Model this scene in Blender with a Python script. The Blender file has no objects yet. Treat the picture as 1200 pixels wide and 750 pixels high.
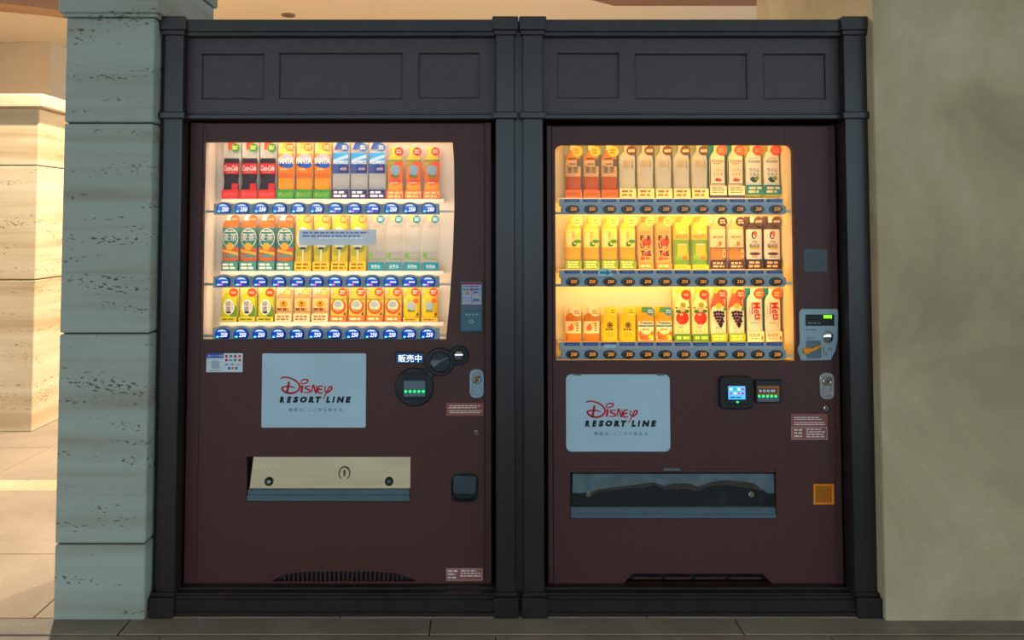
import bpy, math, random
from mathutils import Vector
random.seed(7)
SC = bpy.context.scene
COL = SC.collection

# ------------------------------------------------------------------ camera
FPX, X0, HOR, CH, CD = 950.0, 560.0, 259.0, 1.485, 3.19
PITCH = 0.0442
Y0 = HOR - FPX * math.tan(PITCH)
CAMX = (X0 - 600.0) / FPX * CD
cd_ = bpy.data.cameras.new('camera')
cam = bpy.data.objects.new('camera', cd_)
COL.objects.link(cam)
cam.location = (CAMX, -CD, CH)
cam.rotation_euler = (math.pi / 2 + PITCH, 0, 0)
cd_.sensor_width = 36.0
cd_.lens = FPX * 36.0 / 1200.0
cd_.shift_x = (600.0 - X0) / 1200.0
cd_.shift_y = -(375.0 - Y0) / 1200.0
cd_.clip_start = 0.05
SC.camera = cam

# ------------------------------------------------------------------ world, exposure
wd = bpy.data.worlds.new('dusk_sky')
SC.world = wd
wd.use_nodes = True
bg = wd.node_tree.nodes['Background']
bg.inputs[0].default_value = (0.62, 0.84, 1.0, 1)
bg.inputs[1].default_value = 2.8
vs = SC.view_settings
vs.view_transform = 'Standard'
vs.look = 'None'
vs.gamma = 1.0
vs.use_curve_mapping = False
vs.exposure = 0.0


def light(name, typ, loc, energy, color, rot=(0, 0, 0), parent=None, **kw):
    d = bpy.data.lights.new(name, typ)
    d.energy = energy
    d.color = color
    for k, v in kw.items():
        setattr(d, k, v)
    o = bpy.data.objects.new(name, d)
    COL.objects.link(o)
    o.location = loc
    o.rotation_euler = rot
    if parent is not None:
        o.parent = parent
        o.location = Vector(loc) - WL[parent.name]
    return o


# ------------------------------------------------------------------ measuring helpers
def ray(px, py):
    u, v = (px - X0) / FPX, (py - Y0) / FPX
    c, s = math.cos(PITCH), math.sin(PITCH)
    return u, c + v * s, s - v * c


def W(px, py, Y):
    """X, Z of the point seen at a picture position on the vertical plane at depth Y"""
    dx, dy, dz = ray(px, py)
    t = (Y + CD) / dy
    return CAMX + dx * t, CH + dz * t


def WX(px, py, Y): return W(px, py, Y)[0]
def WZ(py, Y, px=600): return W(px, py, Y)[1]


def G(px, py, h=0.0):
    """X, Y of the point seen at a picture position on the level plane at height h"""
    dx, dy, dz = ray(px, py)
    t = (h - CH) / dz
    return CAMX + dx * t, -CD + dy * t


def RECT(x0, y0, x1, y1, Y):
    my, mx = (y0 + y1) / 2, (x0 + x1) / 2
    return WX(x0, my, Y), WX(x1, my, Y), W(mx, y1, Y)[1], W(mx, y0, Y)[1]


# ------------------------------------------------------------------ materials
MATS = {}


def lin(h):
    if not isinstance(h, str):
        return tuple(h)
    out = []
    for i in (0, 2, 4):
        c = int(h[i:i + 2], 16) / 255.0
        out.append(c / 12.92 if c <= 0.04045 else ((c + 0.055) / 1.055) ** 2.4)
    return tuple(out)


def pm(name, col, rough=0.5, metal=0.0, var=0.06, scale=40.0, bump=0.0, emit=0.0, coat=0.0, spec=0.5, stretch=(1, 1, 1), alpha=1.0):
    if name in MATS:
        return MATS[name]
    m = bpy.data.materials.new(name)
    MATS[name] = m
    m.use_nodes = True
    nt = m.node_tree
    p = nt.nodes['Principled BSDF']
    c = lin(col)
    p.inputs['Roughness'].default_value = rough
    p.inputs['Metallic'].default_value = metal
    p.inputs['Specular IOR Level'].default_value = spec
    p.inputs['Coat Weight'].default_value = coat
    p.inputs['Alpha'].default_value = alpha
    geo = nt.nodes.new('ShaderNodeNewGeometry')
    mp = nt.nodes.new('ShaderNodeMapping')
    mp.inputs['Scale'].default_value = stretch
    nt.links.new(geo.outputs['Position'], mp.inputs['Vector'])
    n = nt.nodes.new('ShaderNodeTexNoise')
    n.inputs['Scale'].default_value = scale
    n.inputs['Detail'].default_value = 4
    nt.links.new(mp.outputs[0], n.inputs['Vector'])
    r = nt.nodes.new('ShaderNodeValToRGB')
    r.color_ramp.elements[0].position = 0.3
    r.color_ramp.elements[1].position = 0.7
    r.color_ramp.elements[0].color = (*[max(0, x * (1 - var)) for x in c], 1)
    r.color_ramp.elements[1].color = (*[min(1, x * (1 + var)) for x in c], 1)
    nt.links.new(n.outputs['Fac'], r.inputs['Fac'])
    nt.links.new(r.outputs['Color'], p.inputs['Base Color'])
    if bump:
        b = nt.nodes.new('ShaderNodeBump')
        b.inputs['Strength'].default_value = bump
        b.inputs['Distance'].default_value = 0.004
        nt.links.new(n.outputs['Fac'], b.inputs['Height'])
        nt.links.new(b.outputs['Normal'], p.inputs['Normal'])
    if emit:
        p.inputs['Emission Color'].default_value = (*c, 1)
        p.inputs['Emission Strength'].default_value = emit
    return m


def K(h):
    """satin printed colour used on the drink samples"""
    return pm('print_' + h, h, rough=0.45, var=0.03, scale=90, spec=0.25)


def layered(name, c0, c1, c2, zs, pit, bump, rough=0.75, dirt=None):
    """stone with level beds and dark pits"""
    m = bpy.data.materials.new(name)
    MATS[name] = m
    m.use_nodes = True
    nt = m.node_tree
    N, L = nt.nodes, nt.links
    p = N['Principled BSDF']
    p.inputs['Roughness'].default_value = rough
    p.inputs['Specular IOR Level'].default_value = 0.25
    geo = N.new('ShaderNodeNewGeometry')

    def noise(sc, scale, detail=5, dist=0.0):
        mp = N.new('ShaderNodeMapping')
        mp.inputs['Scale'].default_value = sc
        L.new(geo.outputs['Position'], mp.inputs['Vector'])
        n = N.new('ShaderNodeTexNoise')
        n.inputs['Scale'].default_value = scale
        n.inputs['Detail'].default_value = detail
        n.inputs['Distortion'].default_value = dist
        L.new(mp.outputs[0], n.inputs['Vector'])
        return n

    n1 = noise((0.35, 0.35, zs), 1.6, 6, 0.3)
    r1 = N.new('ShaderNodeValToRGB')
    e = r1.color_ramp.elements
    e[0].position, e[1].position = 0.28, 0.72
    e[0].color, e[1].color = (*lin(c0), 1), (*lin(c2), 1)
    k = e.new(0.48)
    k.color = (*lin(c1), 1)
    L.new(n1.outputs['Fac'], r1.inputs['Fac'])
    col = r1.outputs['Color']
    # pits follow the beds
    n2 = noise((1, 1, 2.2), 48, 5)
    n3 = noise((0.8, 0.8, 6.5), 2.6, 4, 0.8)
    mul = N.new('ShaderNodeMath')
    mul.operation = 'MULTIPLY'
    L.new(n2.outputs['Fac'], mul.inputs[0])
    L.new(n3.outputs['Fac'], mul.inputs[1])
    r2 = N.new('ShaderNodeValToRGB')
    r2.color_ramp.elements[0].position = 0.345
    r2.color_ramp.elements[1].position = 0.40
    r2.color_ramp.elements[0].color = (0, 0, 0, 1)
    r2.color_ramp.elements[1].color = (1, 1, 1, 1)
    L.new(mul.outputs[0], r2.inputs['Fac'])
    mx = N.new('ShaderNodeMix')
    mx.data_type = 'RGBA'
    mx.inputs[7].default_value = (*lin(pit), 1)
    L.new(col, mx.inputs[6])
    L.new(r2.outputs['Color'], mx.inputs[0])
    L.new(mx.outputs[2], p.inputs['Base Color'])
    n4 = noise((1, 1, 1.6), 60, 4)
    ad = N.new('ShaderNodeMath')
    ad.operation = 'MULTIPLY_ADD'
    ad.inputs[1].default_value = 0.25
    L.new(n4.outputs['Fac'], ad.inputs[0])
    sub = N.new('ShaderNodeMath')
    sub.operation = 'SUBTRACT'
    L.new(n1.outputs['Fac'], sub.inputs[0])
    L.new(r2.outputs['Color'], sub.inputs[1])
    L.new(sub.outputs[0], ad.inputs[2])
    b = N.new('ShaderNodeBump')
    b.inputs['Strength'].default_value = bump
    b.inputs['Distance'].default_value = 0.012
    L.new(ad.outputs[0], b.inputs['Height'])
    L.new(b.outputs['Normal'], p.inputs['Normal'])
    return m


def blotch(name, ca, cb, cc, scale, bump, rough=0.85, fine=90, spec=0.3, specks=None):
    """plaster or paving: two sizes of mottling, optional pale specks"""
    m = bpy.data.materials.new(name)
    MATS[name] = m
    m.use_nodes = True
    nt = m.node_tree
    N, L = nt.nodes, nt.links
    p = N['Principled BSDF']
    p.inputs['Roughness'].default_value = rough
    p.inputs['Specular IOR Level'].default_value = spec
    geo = N.new('ShaderNodeNewGeometry')
    n1 = N.new('ShaderNodeTexNoise')
    n1.inputs['Scale'].default_value = scale
    n1.inputs['Detail'].default_value = 7
    n1.inputs['Roughness'].default_value = 0.62
    n1.inputs['Distortion'].default_value = 0.5
    L.new(geo.outputs['Position'], n1.inputs['Vector'])
    r = N.new('ShaderNodeValToRGB')
    e = r.color_ramp.elements
    e[0].position, e[1].position = 0.30, 0.70
    e[0].color, e[1].color = (*lin(ca), 1), (*lin(cc), 1)
    k = e.new(0.5)
    k.color = (*lin(cb), 1)
    L.new(n1.outputs['Fac'], r.inputs['Fac'])
    out = r.outputs['Color']
    n2 = N.new('ShaderNodeTexNoise')
    n2.inputs['Scale'].default_value = fine
    n2.inputs['Detail'].default_value = 5
    L.new(geo.outputs['Position'], n2.inputs['Vector'])
    if specks:
        r2 = N.new('ShaderNodeValToRGB')
        r2.color_ramp.elements[0].position = 0.66
        r2.color_ramp.elements[1].position = 0.72
        L.new(n2.outputs['Fac'], r2.inputs['Fac'])
        mx = N.new('ShaderNodeMix')
        mx.data_type = 'RGBA'
        mx.inputs[7].default_value = (*lin(specks), 1)
        L.new(out, mx.inputs[6])
        L.new(r2.outputs['Color'], mx.inputs[0])
        out = mx.outputs[2]
    L.new(out, p.inputs['Base Color'])
    ad = N.new('ShaderNodeMath')
    ad.operation = 'MULTIPLY_ADD'
    ad.inputs[1].default_value = 0.35
    L.new(n2.outputs['Fac'], ad.inputs[0])
    L.new(n1.outputs['Fac'], ad.inputs[2])
    b = N.new('ShaderNodeBump')
    b.inputs['Strength'].default_value = bump
    b.inputs['Distance'].default_value = 0.01
    L.new(ad.outputs[0], b.inputs['Height'])
    L.new(b.outputs['Normal'], p.inputs['Normal'])
    return m


def clear(name, tint, gloss=0.08, body=0.0, bodycol=(1, 1, 1), rough=0.03, trans=False):
    """thin clear sheet: see-through, a little mirror, optional milky share"""
    m = bpy.data.materials.new(name)
    MATS[name] = m
    m.use_nodes = True
    nt = m.node_tree
    N, L = nt.nodes, nt.links
    N.remove(N['Principled BSDF'])
    out = N['Material Output']
    tr = N.new('ShaderNodeBsdfTransparent')
    tr.inputs[0].default_value = (*tint, 1)
    gl = N.new('ShaderNodeBsdfGlossy')
    gl.inputs['Roughness'].default_value = rough
    gl.inputs[0].default_value = (1, 1, 1, 1)
    mx = N.new('ShaderNodeMixShader')
    fr = N.new('ShaderNodeFresnel')
    fr.inputs['IOR'].default_value = 1.35
    sc = N.new('ShaderNodeMath')
    sc.operation = 'MULTIPLY'
    sc.inputs[1].default_value = gloss / 0.022
    sc.use_clamp = True
    L.new(fr.outputs[0], sc.inputs[0])
    L.new(sc.outputs[0], mx.inputs[0])
    L.new(tr.outputs[0], mx.inputs[1])
    L.new(gl.outputs[0], mx.inputs[2])
    last = mx.outputs[0]
    if body:
        df = N.new('ShaderNodeBsdfTranslucent' if trans else 'ShaderNodeBsdfDiffuse')
        nz = N.new('ShaderNodeTexNoise')
        nz.inputs['Scale'].default_value = 30
        rp = N.new('ShaderNodeValToRGB')
        rp.color_ramp.elements[0].color = (*[c * 0.9 for c in bodycol], 1)
        rp.color_ramp.elements[1].color = (*bodycol, 1)
        L.new(nz.outputs['Fac'], rp.inputs['Fac'])
        L.new(rp.outputs['Color'], df.inputs[0])
        m2 = N.new('ShaderNodeMixShader')
        m2.inputs[0].default_value = body
        L.new(last, m2.inputs[1])
        L.new(df.outputs[0], m2.inputs[2])
        last = m2.outputs[0]
    L.new(last, out.inputs[0])
    return m


STONE = layered('travertine_grey', '8e8672', '9ca094', 'a8aea4', 6.5, '57503e', 0.3)
STONEW = layered('travertine_cream', 'b89a72', 'cfb792', 'dccbaa', 6.0, 'a0835c', 0.25)
PLASTER = blotch('plaster_wall', '9a8866', 'b3a07c', 'c6b593', 1.3, 0.6, 0.9)
WARMPL = blotch('plaster_warm', 'e0cfb4', 'e5d5bb', 'e9dac2', 1.0, 0.05, 0.9)
CEILM = blotch('plaster_ceiling', 'ebdcc4', 'ecdec7', 'ede0ca', 0.7, 0.03, 0.9)
BEAMM = blotch('plaster_beam', '86695a', '8f7160', '977a68', 1.5, 0.06, 0.9)
PAVE = blotch('paving_tan', '8c7c6a', '988774', 'a3917d', 2.2, 0.12, 0.8, specks='cbb8a0')
PAVEY = blotch('paving_yellow', 'b39d7c', 'bda786', 'c6b091', 3.0, 0.08, 0.8)
KERB = blotch('paving_kerb', '746d62', '837a6d', '928878', 3.0, 0.3, 0.8, specks='a49a88')
JOINT = pm('joint_mortar', '2c2a28', rough=0.9)
WOOD = pm('stained_timber', '261e1c', rough=0.33, var=0.25, scale=16, stretch=(1, 1, 0.15), bump=0.06, spec=0.5)
WOODP = pm('stained_panel', '402f31', rough=0.45, var=0.12, scale=60, bump=0.08, spec=0.5)
BODY = pm('machine_film', '4e2b27', rough=0.45, var=0.14, scale=260, bump=0.12, spec=0.3)
DARK = pm('shadow_gap', '0c0b0b', rough=0.7)
BLACK = pm('black_plastic', '15191c', rough=0.32, spec=0.5)
BLACK2 = pm('black_matt', '0a0c0e', rough=0.6)
GREYP = pm('grey_plastic', '8fa3ae', rough=0.4, var=0.05)
GREYD = pm('grey_dark_plastic', '5a666e', rough=0.4, var=0.05)
RAIL = pm('rail_blue_grey', '93aabc', rough=0.4, var=0.04)
RAILT = pm('rail_ticket_holder', 'a8b0b4', rough=0.35, var=0.04)
STEEL = pm('brushed_steel', '8a775c', rough=0.3, metal=1.0, var=0.08, scale=24, stretch=(0.2, 1, 2), bump=0.05)
CHROME = pm('chrome', 'd8d8d8', rough=0.1, metal=1.0, var=0.03)
LIPM = pm('slot_lip', '5c6f78', rough=0.35, metal=0.4, var=0.08)
LINER = pm('display_liner', 'e9e2d6', rough=0.5, var=0.02)
LINER_Y = pm('display_liner_cream', 'f2dfae', rough=0.5, var=0.02)
SHELF = pm('display_shelf', 'd8cfc2', rough=0.3, var=0.02)
SIGN = pm('sign_white', 'adc4cf', rough=0.4, var=0.05, scale=5)
RED = K('c0242c')
NAVY = K('15212c')
SLATE = K('36444e')
WHITE = K('f4f2ec')
STK = pm('sticker_red_brown', '8f4a40', rough=0.45, var=0.05)
STKW = K('dcc8c0')
GLASS = clear('window_glass', (0.98, 0.985, 0.985), 0.006)
GLARE = clear('glass_glare', (0.85, 0.92, 1.0), 0.02, 0.7, (0.95, 0.97, 1.0))  # sheet that paints a reflection on the window glass
FLAPG = clear('flap_clear', (0.60, 0.62, 0.64), 0.02, 0.05, (0.32, 0.36, 0.38), 0.1)
ORG_G = clear('orange_clear', (1.0, 0.5, 0.12), 0.05, 0.35, (0.9, 0.36, 0.03), 0.1)
PETC = clear('clear_bottle', (0.95, 0.95, 0.93), 0.008, 0.13, (0.95, 0.92, 0.88), 0.08)
PETY = clear('clear_bottle_cool', (0.96, 0.95, 0.90), 0.008, 0.42, (1.0, 0.93, 0.74), 0.08)
BLUEB = pm('button_blue', '0a48c8', rough=0.15, var=0.05, spec=0.6, coat=0.4, emit=0.22)
BLUER = pm('button_rim', '0b2160', rough=0.2, var=0.05)
BLUEH = pm('button_highlight_top', 'd8eaff', emit=0.7)
BLUEM = pm('button_highlight_mid', '3c8cff', emit=0.6)
DIGW = pm('digits_white', 'ffffff', emit=1.0)
LEDC = pm('led_cyan', '60e8ff', emit=1.5)
LEDP = pm('led_pink', 'ff50d8', emit=1.5)
DIGO = pm('digits_orange', 'ff9a10', emit=1.1)
LEDG = pm('led_green', '20f070', emit=1.6)
LEDY = pm('led_lime', '80ff10', emit=1.6)
SCRB = pm('screen_blue', '50b0ff', emit=0.9)
SCRN = pm('screen_navy', '0c3f78', emit=0.35)
SCRT = pm('screen_text', 'e8f4ff', emit=1.4)
TICK = pm('ticket_navy', '16418a', rough=0.4)
TICKT = pm('ticket_text', '5f86c0', rough=0.5)
TUBE_L = pm('tube_glow_peach', 'ffdcb0', emit=4.0)
TUBE_R = pm('tube_glow_amber', 'ffc860', emit=4.0)
LAMPG = pm('downlight_glow', 'ffd9a0', emit=6.0)

# ------------------------------------------------------------------ mesh building
WL = {}


class MB:
    def __init__(s):
        s.v, s.f, s.mi, s.sm, s.mats = [], [], [], [], []

    def m(s, mat):
        if mat not in s.mats:
            s.mats.append(mat)
        return s.mats.index(mat)

    def add(s, vs_, fs, mat, smooth=False):
        o = len(s.v)
        k = s.m(mat)
        s.v += [tuple(v) for v in vs_]
        for f in fs:
            s.f.append(tuple(i + o for i in f))
            s.mi.append(k)
            s.sm.append(smooth)
        return s

    def box(s, x0, x1, y0, y1, z0, z1, mat, b=0.0):
        if x0 > x1: x0, x1 = x1, x0
        if b <= 0:
            v = [(x, y, z) for z in (z0, z1) for y in (y0, y1) for x in (x0, x1)]
            return s.add(v, [(0, 2, 3, 1), (4, 5, 7, 6), (0, 1, 5, 4), (2, 6, 7, 3), (0, 4, 6, 2), (1, 3, 7, 5)], mat)
        # chamfered box: each corner split in three
        b = min(b, (x1 - x0) / 2.2, (y1 - y0) / 2.2, (z1 - z0) / 2.2)
        import bmesh
        bm = bmesh.new()
        r = bmesh.ops.create_cube(bm, size=1)
        for q in r['verts']:
            q.co = ((x0 + x1) / 2 + q.co.x * (x1 - x0), (y0 + y1) / 2 + q.co.y * (y1 - y0), (z0 + z1) / 2 + q.co.z * (z1 - z0))
        bmesh.ops.bevel(bm, geom=bm.edges[:] + bm.verts[:], offset=b, segments=1, affect='EDGES')
        bm.verts.index_update()
        s.add([q.co for q in bm.verts], [[q.index for q in f.verts] for f in bm.faces], mat)
        bm.free()
        return s

    def plate(s, outer, holes, y0, y1, mat, b=0.0, res=0):
        """upright slab with holes: outlines in X, Z; y0 is the front"""
        c = bpy.data.curves.new('tmp', 'CURVE')
        c.dimensions = '2D'
        c.fill_mode = 'BOTH'
        for pts in [outer] + list(holes):
            sp = c.splines.new('POLY')
            sp.points.add(len(pts) - 1)
            sp.use_cyclic_u = True
            for q, (x, z) in zip(sp.points, pts):
                q.co = (x, z, 0, 1)
        t = (y1 - y0) / 2
        b = min(b, t * 0.9)
        c.extrude = t - b
        c.bevel_depth = b
        c.bevel_resolution = res
        c.offset = -b
        s._curve(c, lambda p: (p.x, (y0 + y1) / 2 - p.z, p.y), mat)
        return s

    def _curve(s, c, fn, mat):
        o = bpy.data.objects.new('tmp', c)
        COL.objects.link(o)
        dg = bpy.context.evaluated_depsgraph_get()
        ev = o.evaluated_get(dg)
        me = ev.to_mesh()
        s.add([fn(v.co) for v in me.vertices], [list(p.vertices) for p in me.polygons], mat)
        ev.to_mesh_clear()
        bpy.data.objects.remove(o)
        bpy.data.curves.remove(c)

    def flat(s, pts, y, mat):
        """printed shape on the plane y"""
        return s.add([(x, y, z) for x, z in pts], [list(range(len(pts)))], mat)

    def disc(s, cx, cz, r, y0, y1, mat, n=24, rz=None, b=0.0):
        return s.plate(ell(cx, cz, r, rz or r, n), [], y0, y1, mat, b)

    def dome(s, cx, cz, rx, rz, y, depth, mat, n=20, rings=4):
        v, f = [], []
        for k in range(rings):
            a = k / rings * math.pi / 2
            for i in range(n):
                t = 2 * math.pi * i / n
                v.append((cx + rx * math.cos(a) * math.cos(t), y - depth * math.sin(a), cz + rz * math.cos(a) * math.sin(t)))
        v.append((cx, y - depth, cz))
        for k in range(rings - 1):
            for i in range(n):
                j = (i + 1) % n
                f.append((k * n + i, k * n + j, (k + 1) * n + j, (k + 1) * n + i))
        for i in range(n):
            f.append(((rings - 1) * n + i, (rings - 1) * n + (i + 1) % n, len(v) - 1))
        return s.add(v, f, mat, True)

    def text(s, txt, cx, cz, w, h, y, mat, shear=0.0, bold=0.0, rot=0.0, surf=None):
        v, f = text_geo(txt, shear, bold)
        c_, s_ = math.cos(rot), math.sin(rot)
        out = []
        for a, b in v:
            a, b = a * w, b * h
            x, z = cx + a * c_ - b * s_, cz + a * s_ + b * c_
            out.append((x, surf(x, z) if surf else y, z))
        return s.add(out, f, mat)

    def ribbon(s, pts, wd_, y, mat, closed=False, taper=True):
        P = catmull(pts, closed)
        n = len(P)
        v, f = [], []
        for i, (x, z) in enumerate(P):
            a = P[max(0, i - 1)]
            b = P[min(n - 1, i + 1)]
            dx, dz = b[0] - a[0], b[1] - a[1]
            l = math.hypot(dx, dz) or 1
            t = i / (n - 1)
            w = wd_ * (0.5 if not taper else 0.5 * (0.55 + 0.45 * math.sin(math.pi * min(1, max(0, t)))))
            v += [(x - dz / l * w, y, z + dx / l * w), (x + dz / l * w, y, z - dx / l * w)]
        for i in range(n - 1):
            f.append((2 * i, 2 * i + 1, 2 * i + 3, 2 * i + 2))
        return s.add(v, f, mat)

    def greek(s, x0, x1, z0, z1, rows, y, mat, fill=0.55):
        """rows of print too small to read"""
        h = (z1 - z0) / rows
        for r in range(rows):
            x = x0 + random.uniform(0, 0.05) * (x1 - x0)
            xe = x1 - random.uniform(0, 0.25) * (x1 - x0)
            zc = z1 - (r + 0.5) * h
            while x < xe:
                w = random.uniform(0.8, 2.2) * h
                s.flat([(x, zc - h * fill / 2), (min(x + w, xe), zc - h * fill / 2), (min(x + w, xe), zc + h * fill / 2), (x, zc + h * fill / 2)], y, mat)
                x += w + h * 0.35
        return s

    def mesh(s, name):
        me = bpy.data.meshes.new(name)
        me.from_pydata(s.v, [], s.f)
        for mt in s.mats:
            me.materials.append(mt)
        me.polygons.foreach_set('material_index', s.mi)
        me.polygons.foreach_set('use_smooth', s.sm)
        me.update()
        return me

    def build(s, name, parent=None, base=False):
        n = len(s.v)
        lo = [min(v[i] for v in s.v) for i in range(3)]
        hi = [max(v[i] for v in s.v) for i in range(3)]
        c = Vector([(lo[i] + hi[i]) / 2 for i in range(3)])
        if base:
            c.z = lo[2]
        s.v = [(v[0] - c.x, v[1] - c.y, v[2] - c.z) for v in s.v]
        return put(name, s.mesh(name), c, parent)


def put(name, me, loc, parent=None):
    o = bpy.data.objects.new(name, me)
    COL.objects.link(o)
    loc = Vector(loc)
    WL[o.name] = loc.copy()
    if parent is not None:
        o.parent = parent
        o.location = loc - WL[parent.name]
    else:
        o.location = loc
    return o


def empty(name, loc, label, cat, group=None):
    o = bpy.data.objects.new(name, None)
    COL.objects.link(o)
    o.empty_display_size = 0.1
    o.location = loc
    WL[o.name] = Vector(loc)
    return tag(o, label, cat, group)


def tag(o, label=None, cat=None, group=None, kind=None):
    for k, v in (('label', label), ('category', cat), ('group', group), ('kind', kind)):
        if v:
            o[k] = v
    return o


def catmull(pts, closed=False, n=7):
    if len(pts) == 2:
        return pts
    P = list(pts)
    P = ([P[-2]] + P + [P[1]]) if closed else ([P[0]] + P + [P[-1]])
    out = []
    for i in range(1, len(P) - 2):
        p0, p1, p2, p3 = P[i - 1:i + 3]
        for k in range(n):
            t = k / n
            out.append(tuple(0.5 * (2 * p1[j] + (p2[j] - p0[j]) * t + (2 * p0[j] - 5 * p1[j] + 4 * p2[j] - p3[j]) * t * t + (3 * p1[j] - p0[j] - 3 * p2[j] + p3[j]) * t ** 3) for j in (0, 1)))
    out.append(P[-2])
    return out


def ell(cx, cz, rx, rz, n=24, a0=0.0, a1=2 * math.pi):
    full = abs(a1 - a0 - 2 * math.pi) < 1e-6
    m = n if full else n + 1
    return [(cx + rx * math.cos(a0 + (a1 - a0) * i / n), cz + rz * math.sin(a0 + (a1 - a0) * i / n)) for i in range(m)]


def rr(x0, x1, z0, z1, r, n=4):
    out = []
    for cx, cz, a in ((x1 - r, z0 + r, -90), (x1 - r, z1 - r, 0), (x0 + r, z1 - r, 90), (x0 + r, z0 + r, 180)):
        for i in range(n + 1):
            t = math.radians(a + 90 * i / n)
            out.append((cx + r * math.cos(t), cz + r * math.sin(t)))
    return out


TC = {}


def text_geo(txt, shear=0.0, bold=0.0):
    key = (txt, shear, bold)
    if key not in TC:
        c = bpy.data.curves.new('tmp', 'FONT')
        c.body = txt
        c.resolution_u = 2
        c.shear = shear
        c.offset = bold
        o = bpy.data.objects.new('tmp', c)
        COL.objects.link(o)
        dg = bpy.context.evaluated_depsgraph_get()
        ev = o.evaluated_get(dg)
        me = ev.to_mesh()
        v = [(q.co.x, q.co.y) for q in me.vertices]
        f = [list(p.vertices) for p in me.polygons]
        ev.to_mesh_clear()
        bpy.data.objects.remove(o)
        bpy.data.curves.remove(c)
        a0, a1 = min(q[0] for q in v), max(q[0] for q in v)
        b0, b1 = min(q[1] for q in v), max(q[1] for q in v)
        TC[key] = ([((q[0] - (a0 + a1) / 2) / (a1 - a0), (q[1] - (b0 + b1) / 2) / (b1 - b0)) for q in v], f)
    return TC[key]


def pxrect(mb, x0, y0, x1, y1, Y0_, Y1_, mat, b=0.0):
    a, c, d, e = RECT(x0, y0, x1, y1, Y0_)
    return mb.box(a, c, Y0_, Y1_, d, e, mat, b)


# ================================================================== the setting
PILY = -0.105                       # front of the stone pillar and of the plastered wall
fl = MB()
fl.box(-14, 12, -24, 14, -0.30, -0.012, JOINT)
floor = tag(fl.build('floor'), kind='structure')
SL = [G(160, 718)[0], G(506, 718)[0], G(856, 718)[0]]
p0 = SL[1] - SL[0]
yk0, yk1 = G(300, 744)[1], -0.086
xs = [SL[0] - 2 * p0, SL[0] - p0] + SL + [SL[2] + p0, SL[2] + 2 * p0]
for a, b in zip(xs[:-1], xs[1:]):
    MB().box(a + 0.002, b - 0.002, yk0 + 0.004, yk1 - 0.002, -0.03, 0.0, KERB, 0.003).build('paving_slab', floor)
MB().box(-13.9, 11.9, -23.9, yk0 - 2.402, -0.03, -0.001, KERB).build('paving_field', floor)
for j in range(4):
    off = -0.35 * (j % 2)
    for i in range(7):
        a = xs[0] + i * 1.2 + off
        MB().box(a + 0.002, a + 1.198, yk0 - 0.6 * (j + 1), yk0 - 0.6 * j - 0.004, -0.03, -0.001 - 0.0, KERB, 0.003).build('paving_slab', floor)
yb0, yb1 = G(30, 575)[1], G(30, 562)[1]
for y0, y1, mt in ((yk1, 0.5, PAVE), (0.5, yb0, PAVE), (yb0, yb1, PAVEY), (yb1, 2.2, PAVE), (2.2, 3.4, PAVE)):
    n = 1 if y0 == yk1 else 0
    x = -6.4
    st = 1.15 if mt is PAVE else 0.46
    while x < 3.0:
        MB().box(x + 0.002, x + st - 0.002, y0 + 0.002, y1 - 0.002, -0.03, 0.0, mt, 0.002).build('paving_slab', floor)
        x += st
MB().box(-6.4, 3.0, 3.402, 13.9, -0.03, 0.0, PAVE).build('paving_field', floor)

# right wall: a plastered block with a softened arris
xr = WX(1024, 85, PILY)
yback = -CD + (xr - CAMX) * FPX / (890 - X0)
w = MB()
w.plate([(xr, 0.0 - 0.05), (5.0, -0.05), (5.0, 4.02), (xr, 4.02)], [], PILY, yback, PLASTER, 0.006, 1)
tag(w.build('wall_right'), kind='structure')

# ceiling, its unseen front part added to shade the paving; rear walls
CZ = 4.0
c = MB()
c.box(-13, 11, -12.5, 14, CZ, CZ + 0.2, CEILM)
tag(c.build('ceiling'), kind='structure')
tag(MB().box(-7, 5, 13.9, 14.1, -0.05, CZ + 0.01, WARMPL).build('wall_back'), kind='structure')
tag(MB().box(-7.2, -7, 1.0, 14, -0.05, CZ + 0.01, WARMPL).build('wall_left'), kind='structure')
# deeper block with a corner seen over the low pier
xc, yc = W(60, 80, 11.3 - CD)[0], 11.3 - CD
wb = MB()
wb.box(-7, xc, yc, 13.9, -0.02, CZ + 0.01, WARMPL)
tag(wb.build('wall_recess'), kind='structure')
# angled soffit dropped below the ceiling
hs = 3.45
pts = [G(693, 0, hs), G(720, 7, hs), G(890, 7, hs)]
d = (pts[1][0] - pts[0][0], pts[1][1] - pts[0][1])
pts = [(pts[0][0] - d[0] * 2.0, pts[0][1] - d[1] * 2.0)] + pts[1:] + [(pts[2][0], pts[0][1] - d[1] * 2.0)]
so = MB()
n = len(pts)
so.add([(x, y, z) for z in (hs, CZ + 0.01) for x, y in pts],
       [list(range(n))[::-1], list(range(n, 2 * n))] + [(i, (i + 1) % n, n + (i + 1) % n, n + i) for i in range(n)], BEAMM)
tag(so.build('trim_1'), kind='structure')
# shallow arch band springing off behind the pillar
ya = 3.9
ar = []
for px, py in ((-160, -14), (-90, -4), (0, 4), (36, 7.5), (72, 13), (110, 21), (140, 30), (170, 44)):
    ar.append(W(px, py, ya))
ar += [(ar[-1][0], CZ + 0.01), (ar[0][0], CZ + 0.01)]
tag(MB().plate(ar, [], ya, ya + 0.35, BEAMM).build('trim_2'), kind='structure')
xa1 = ar[-2][0]
MB_leg = None

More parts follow.
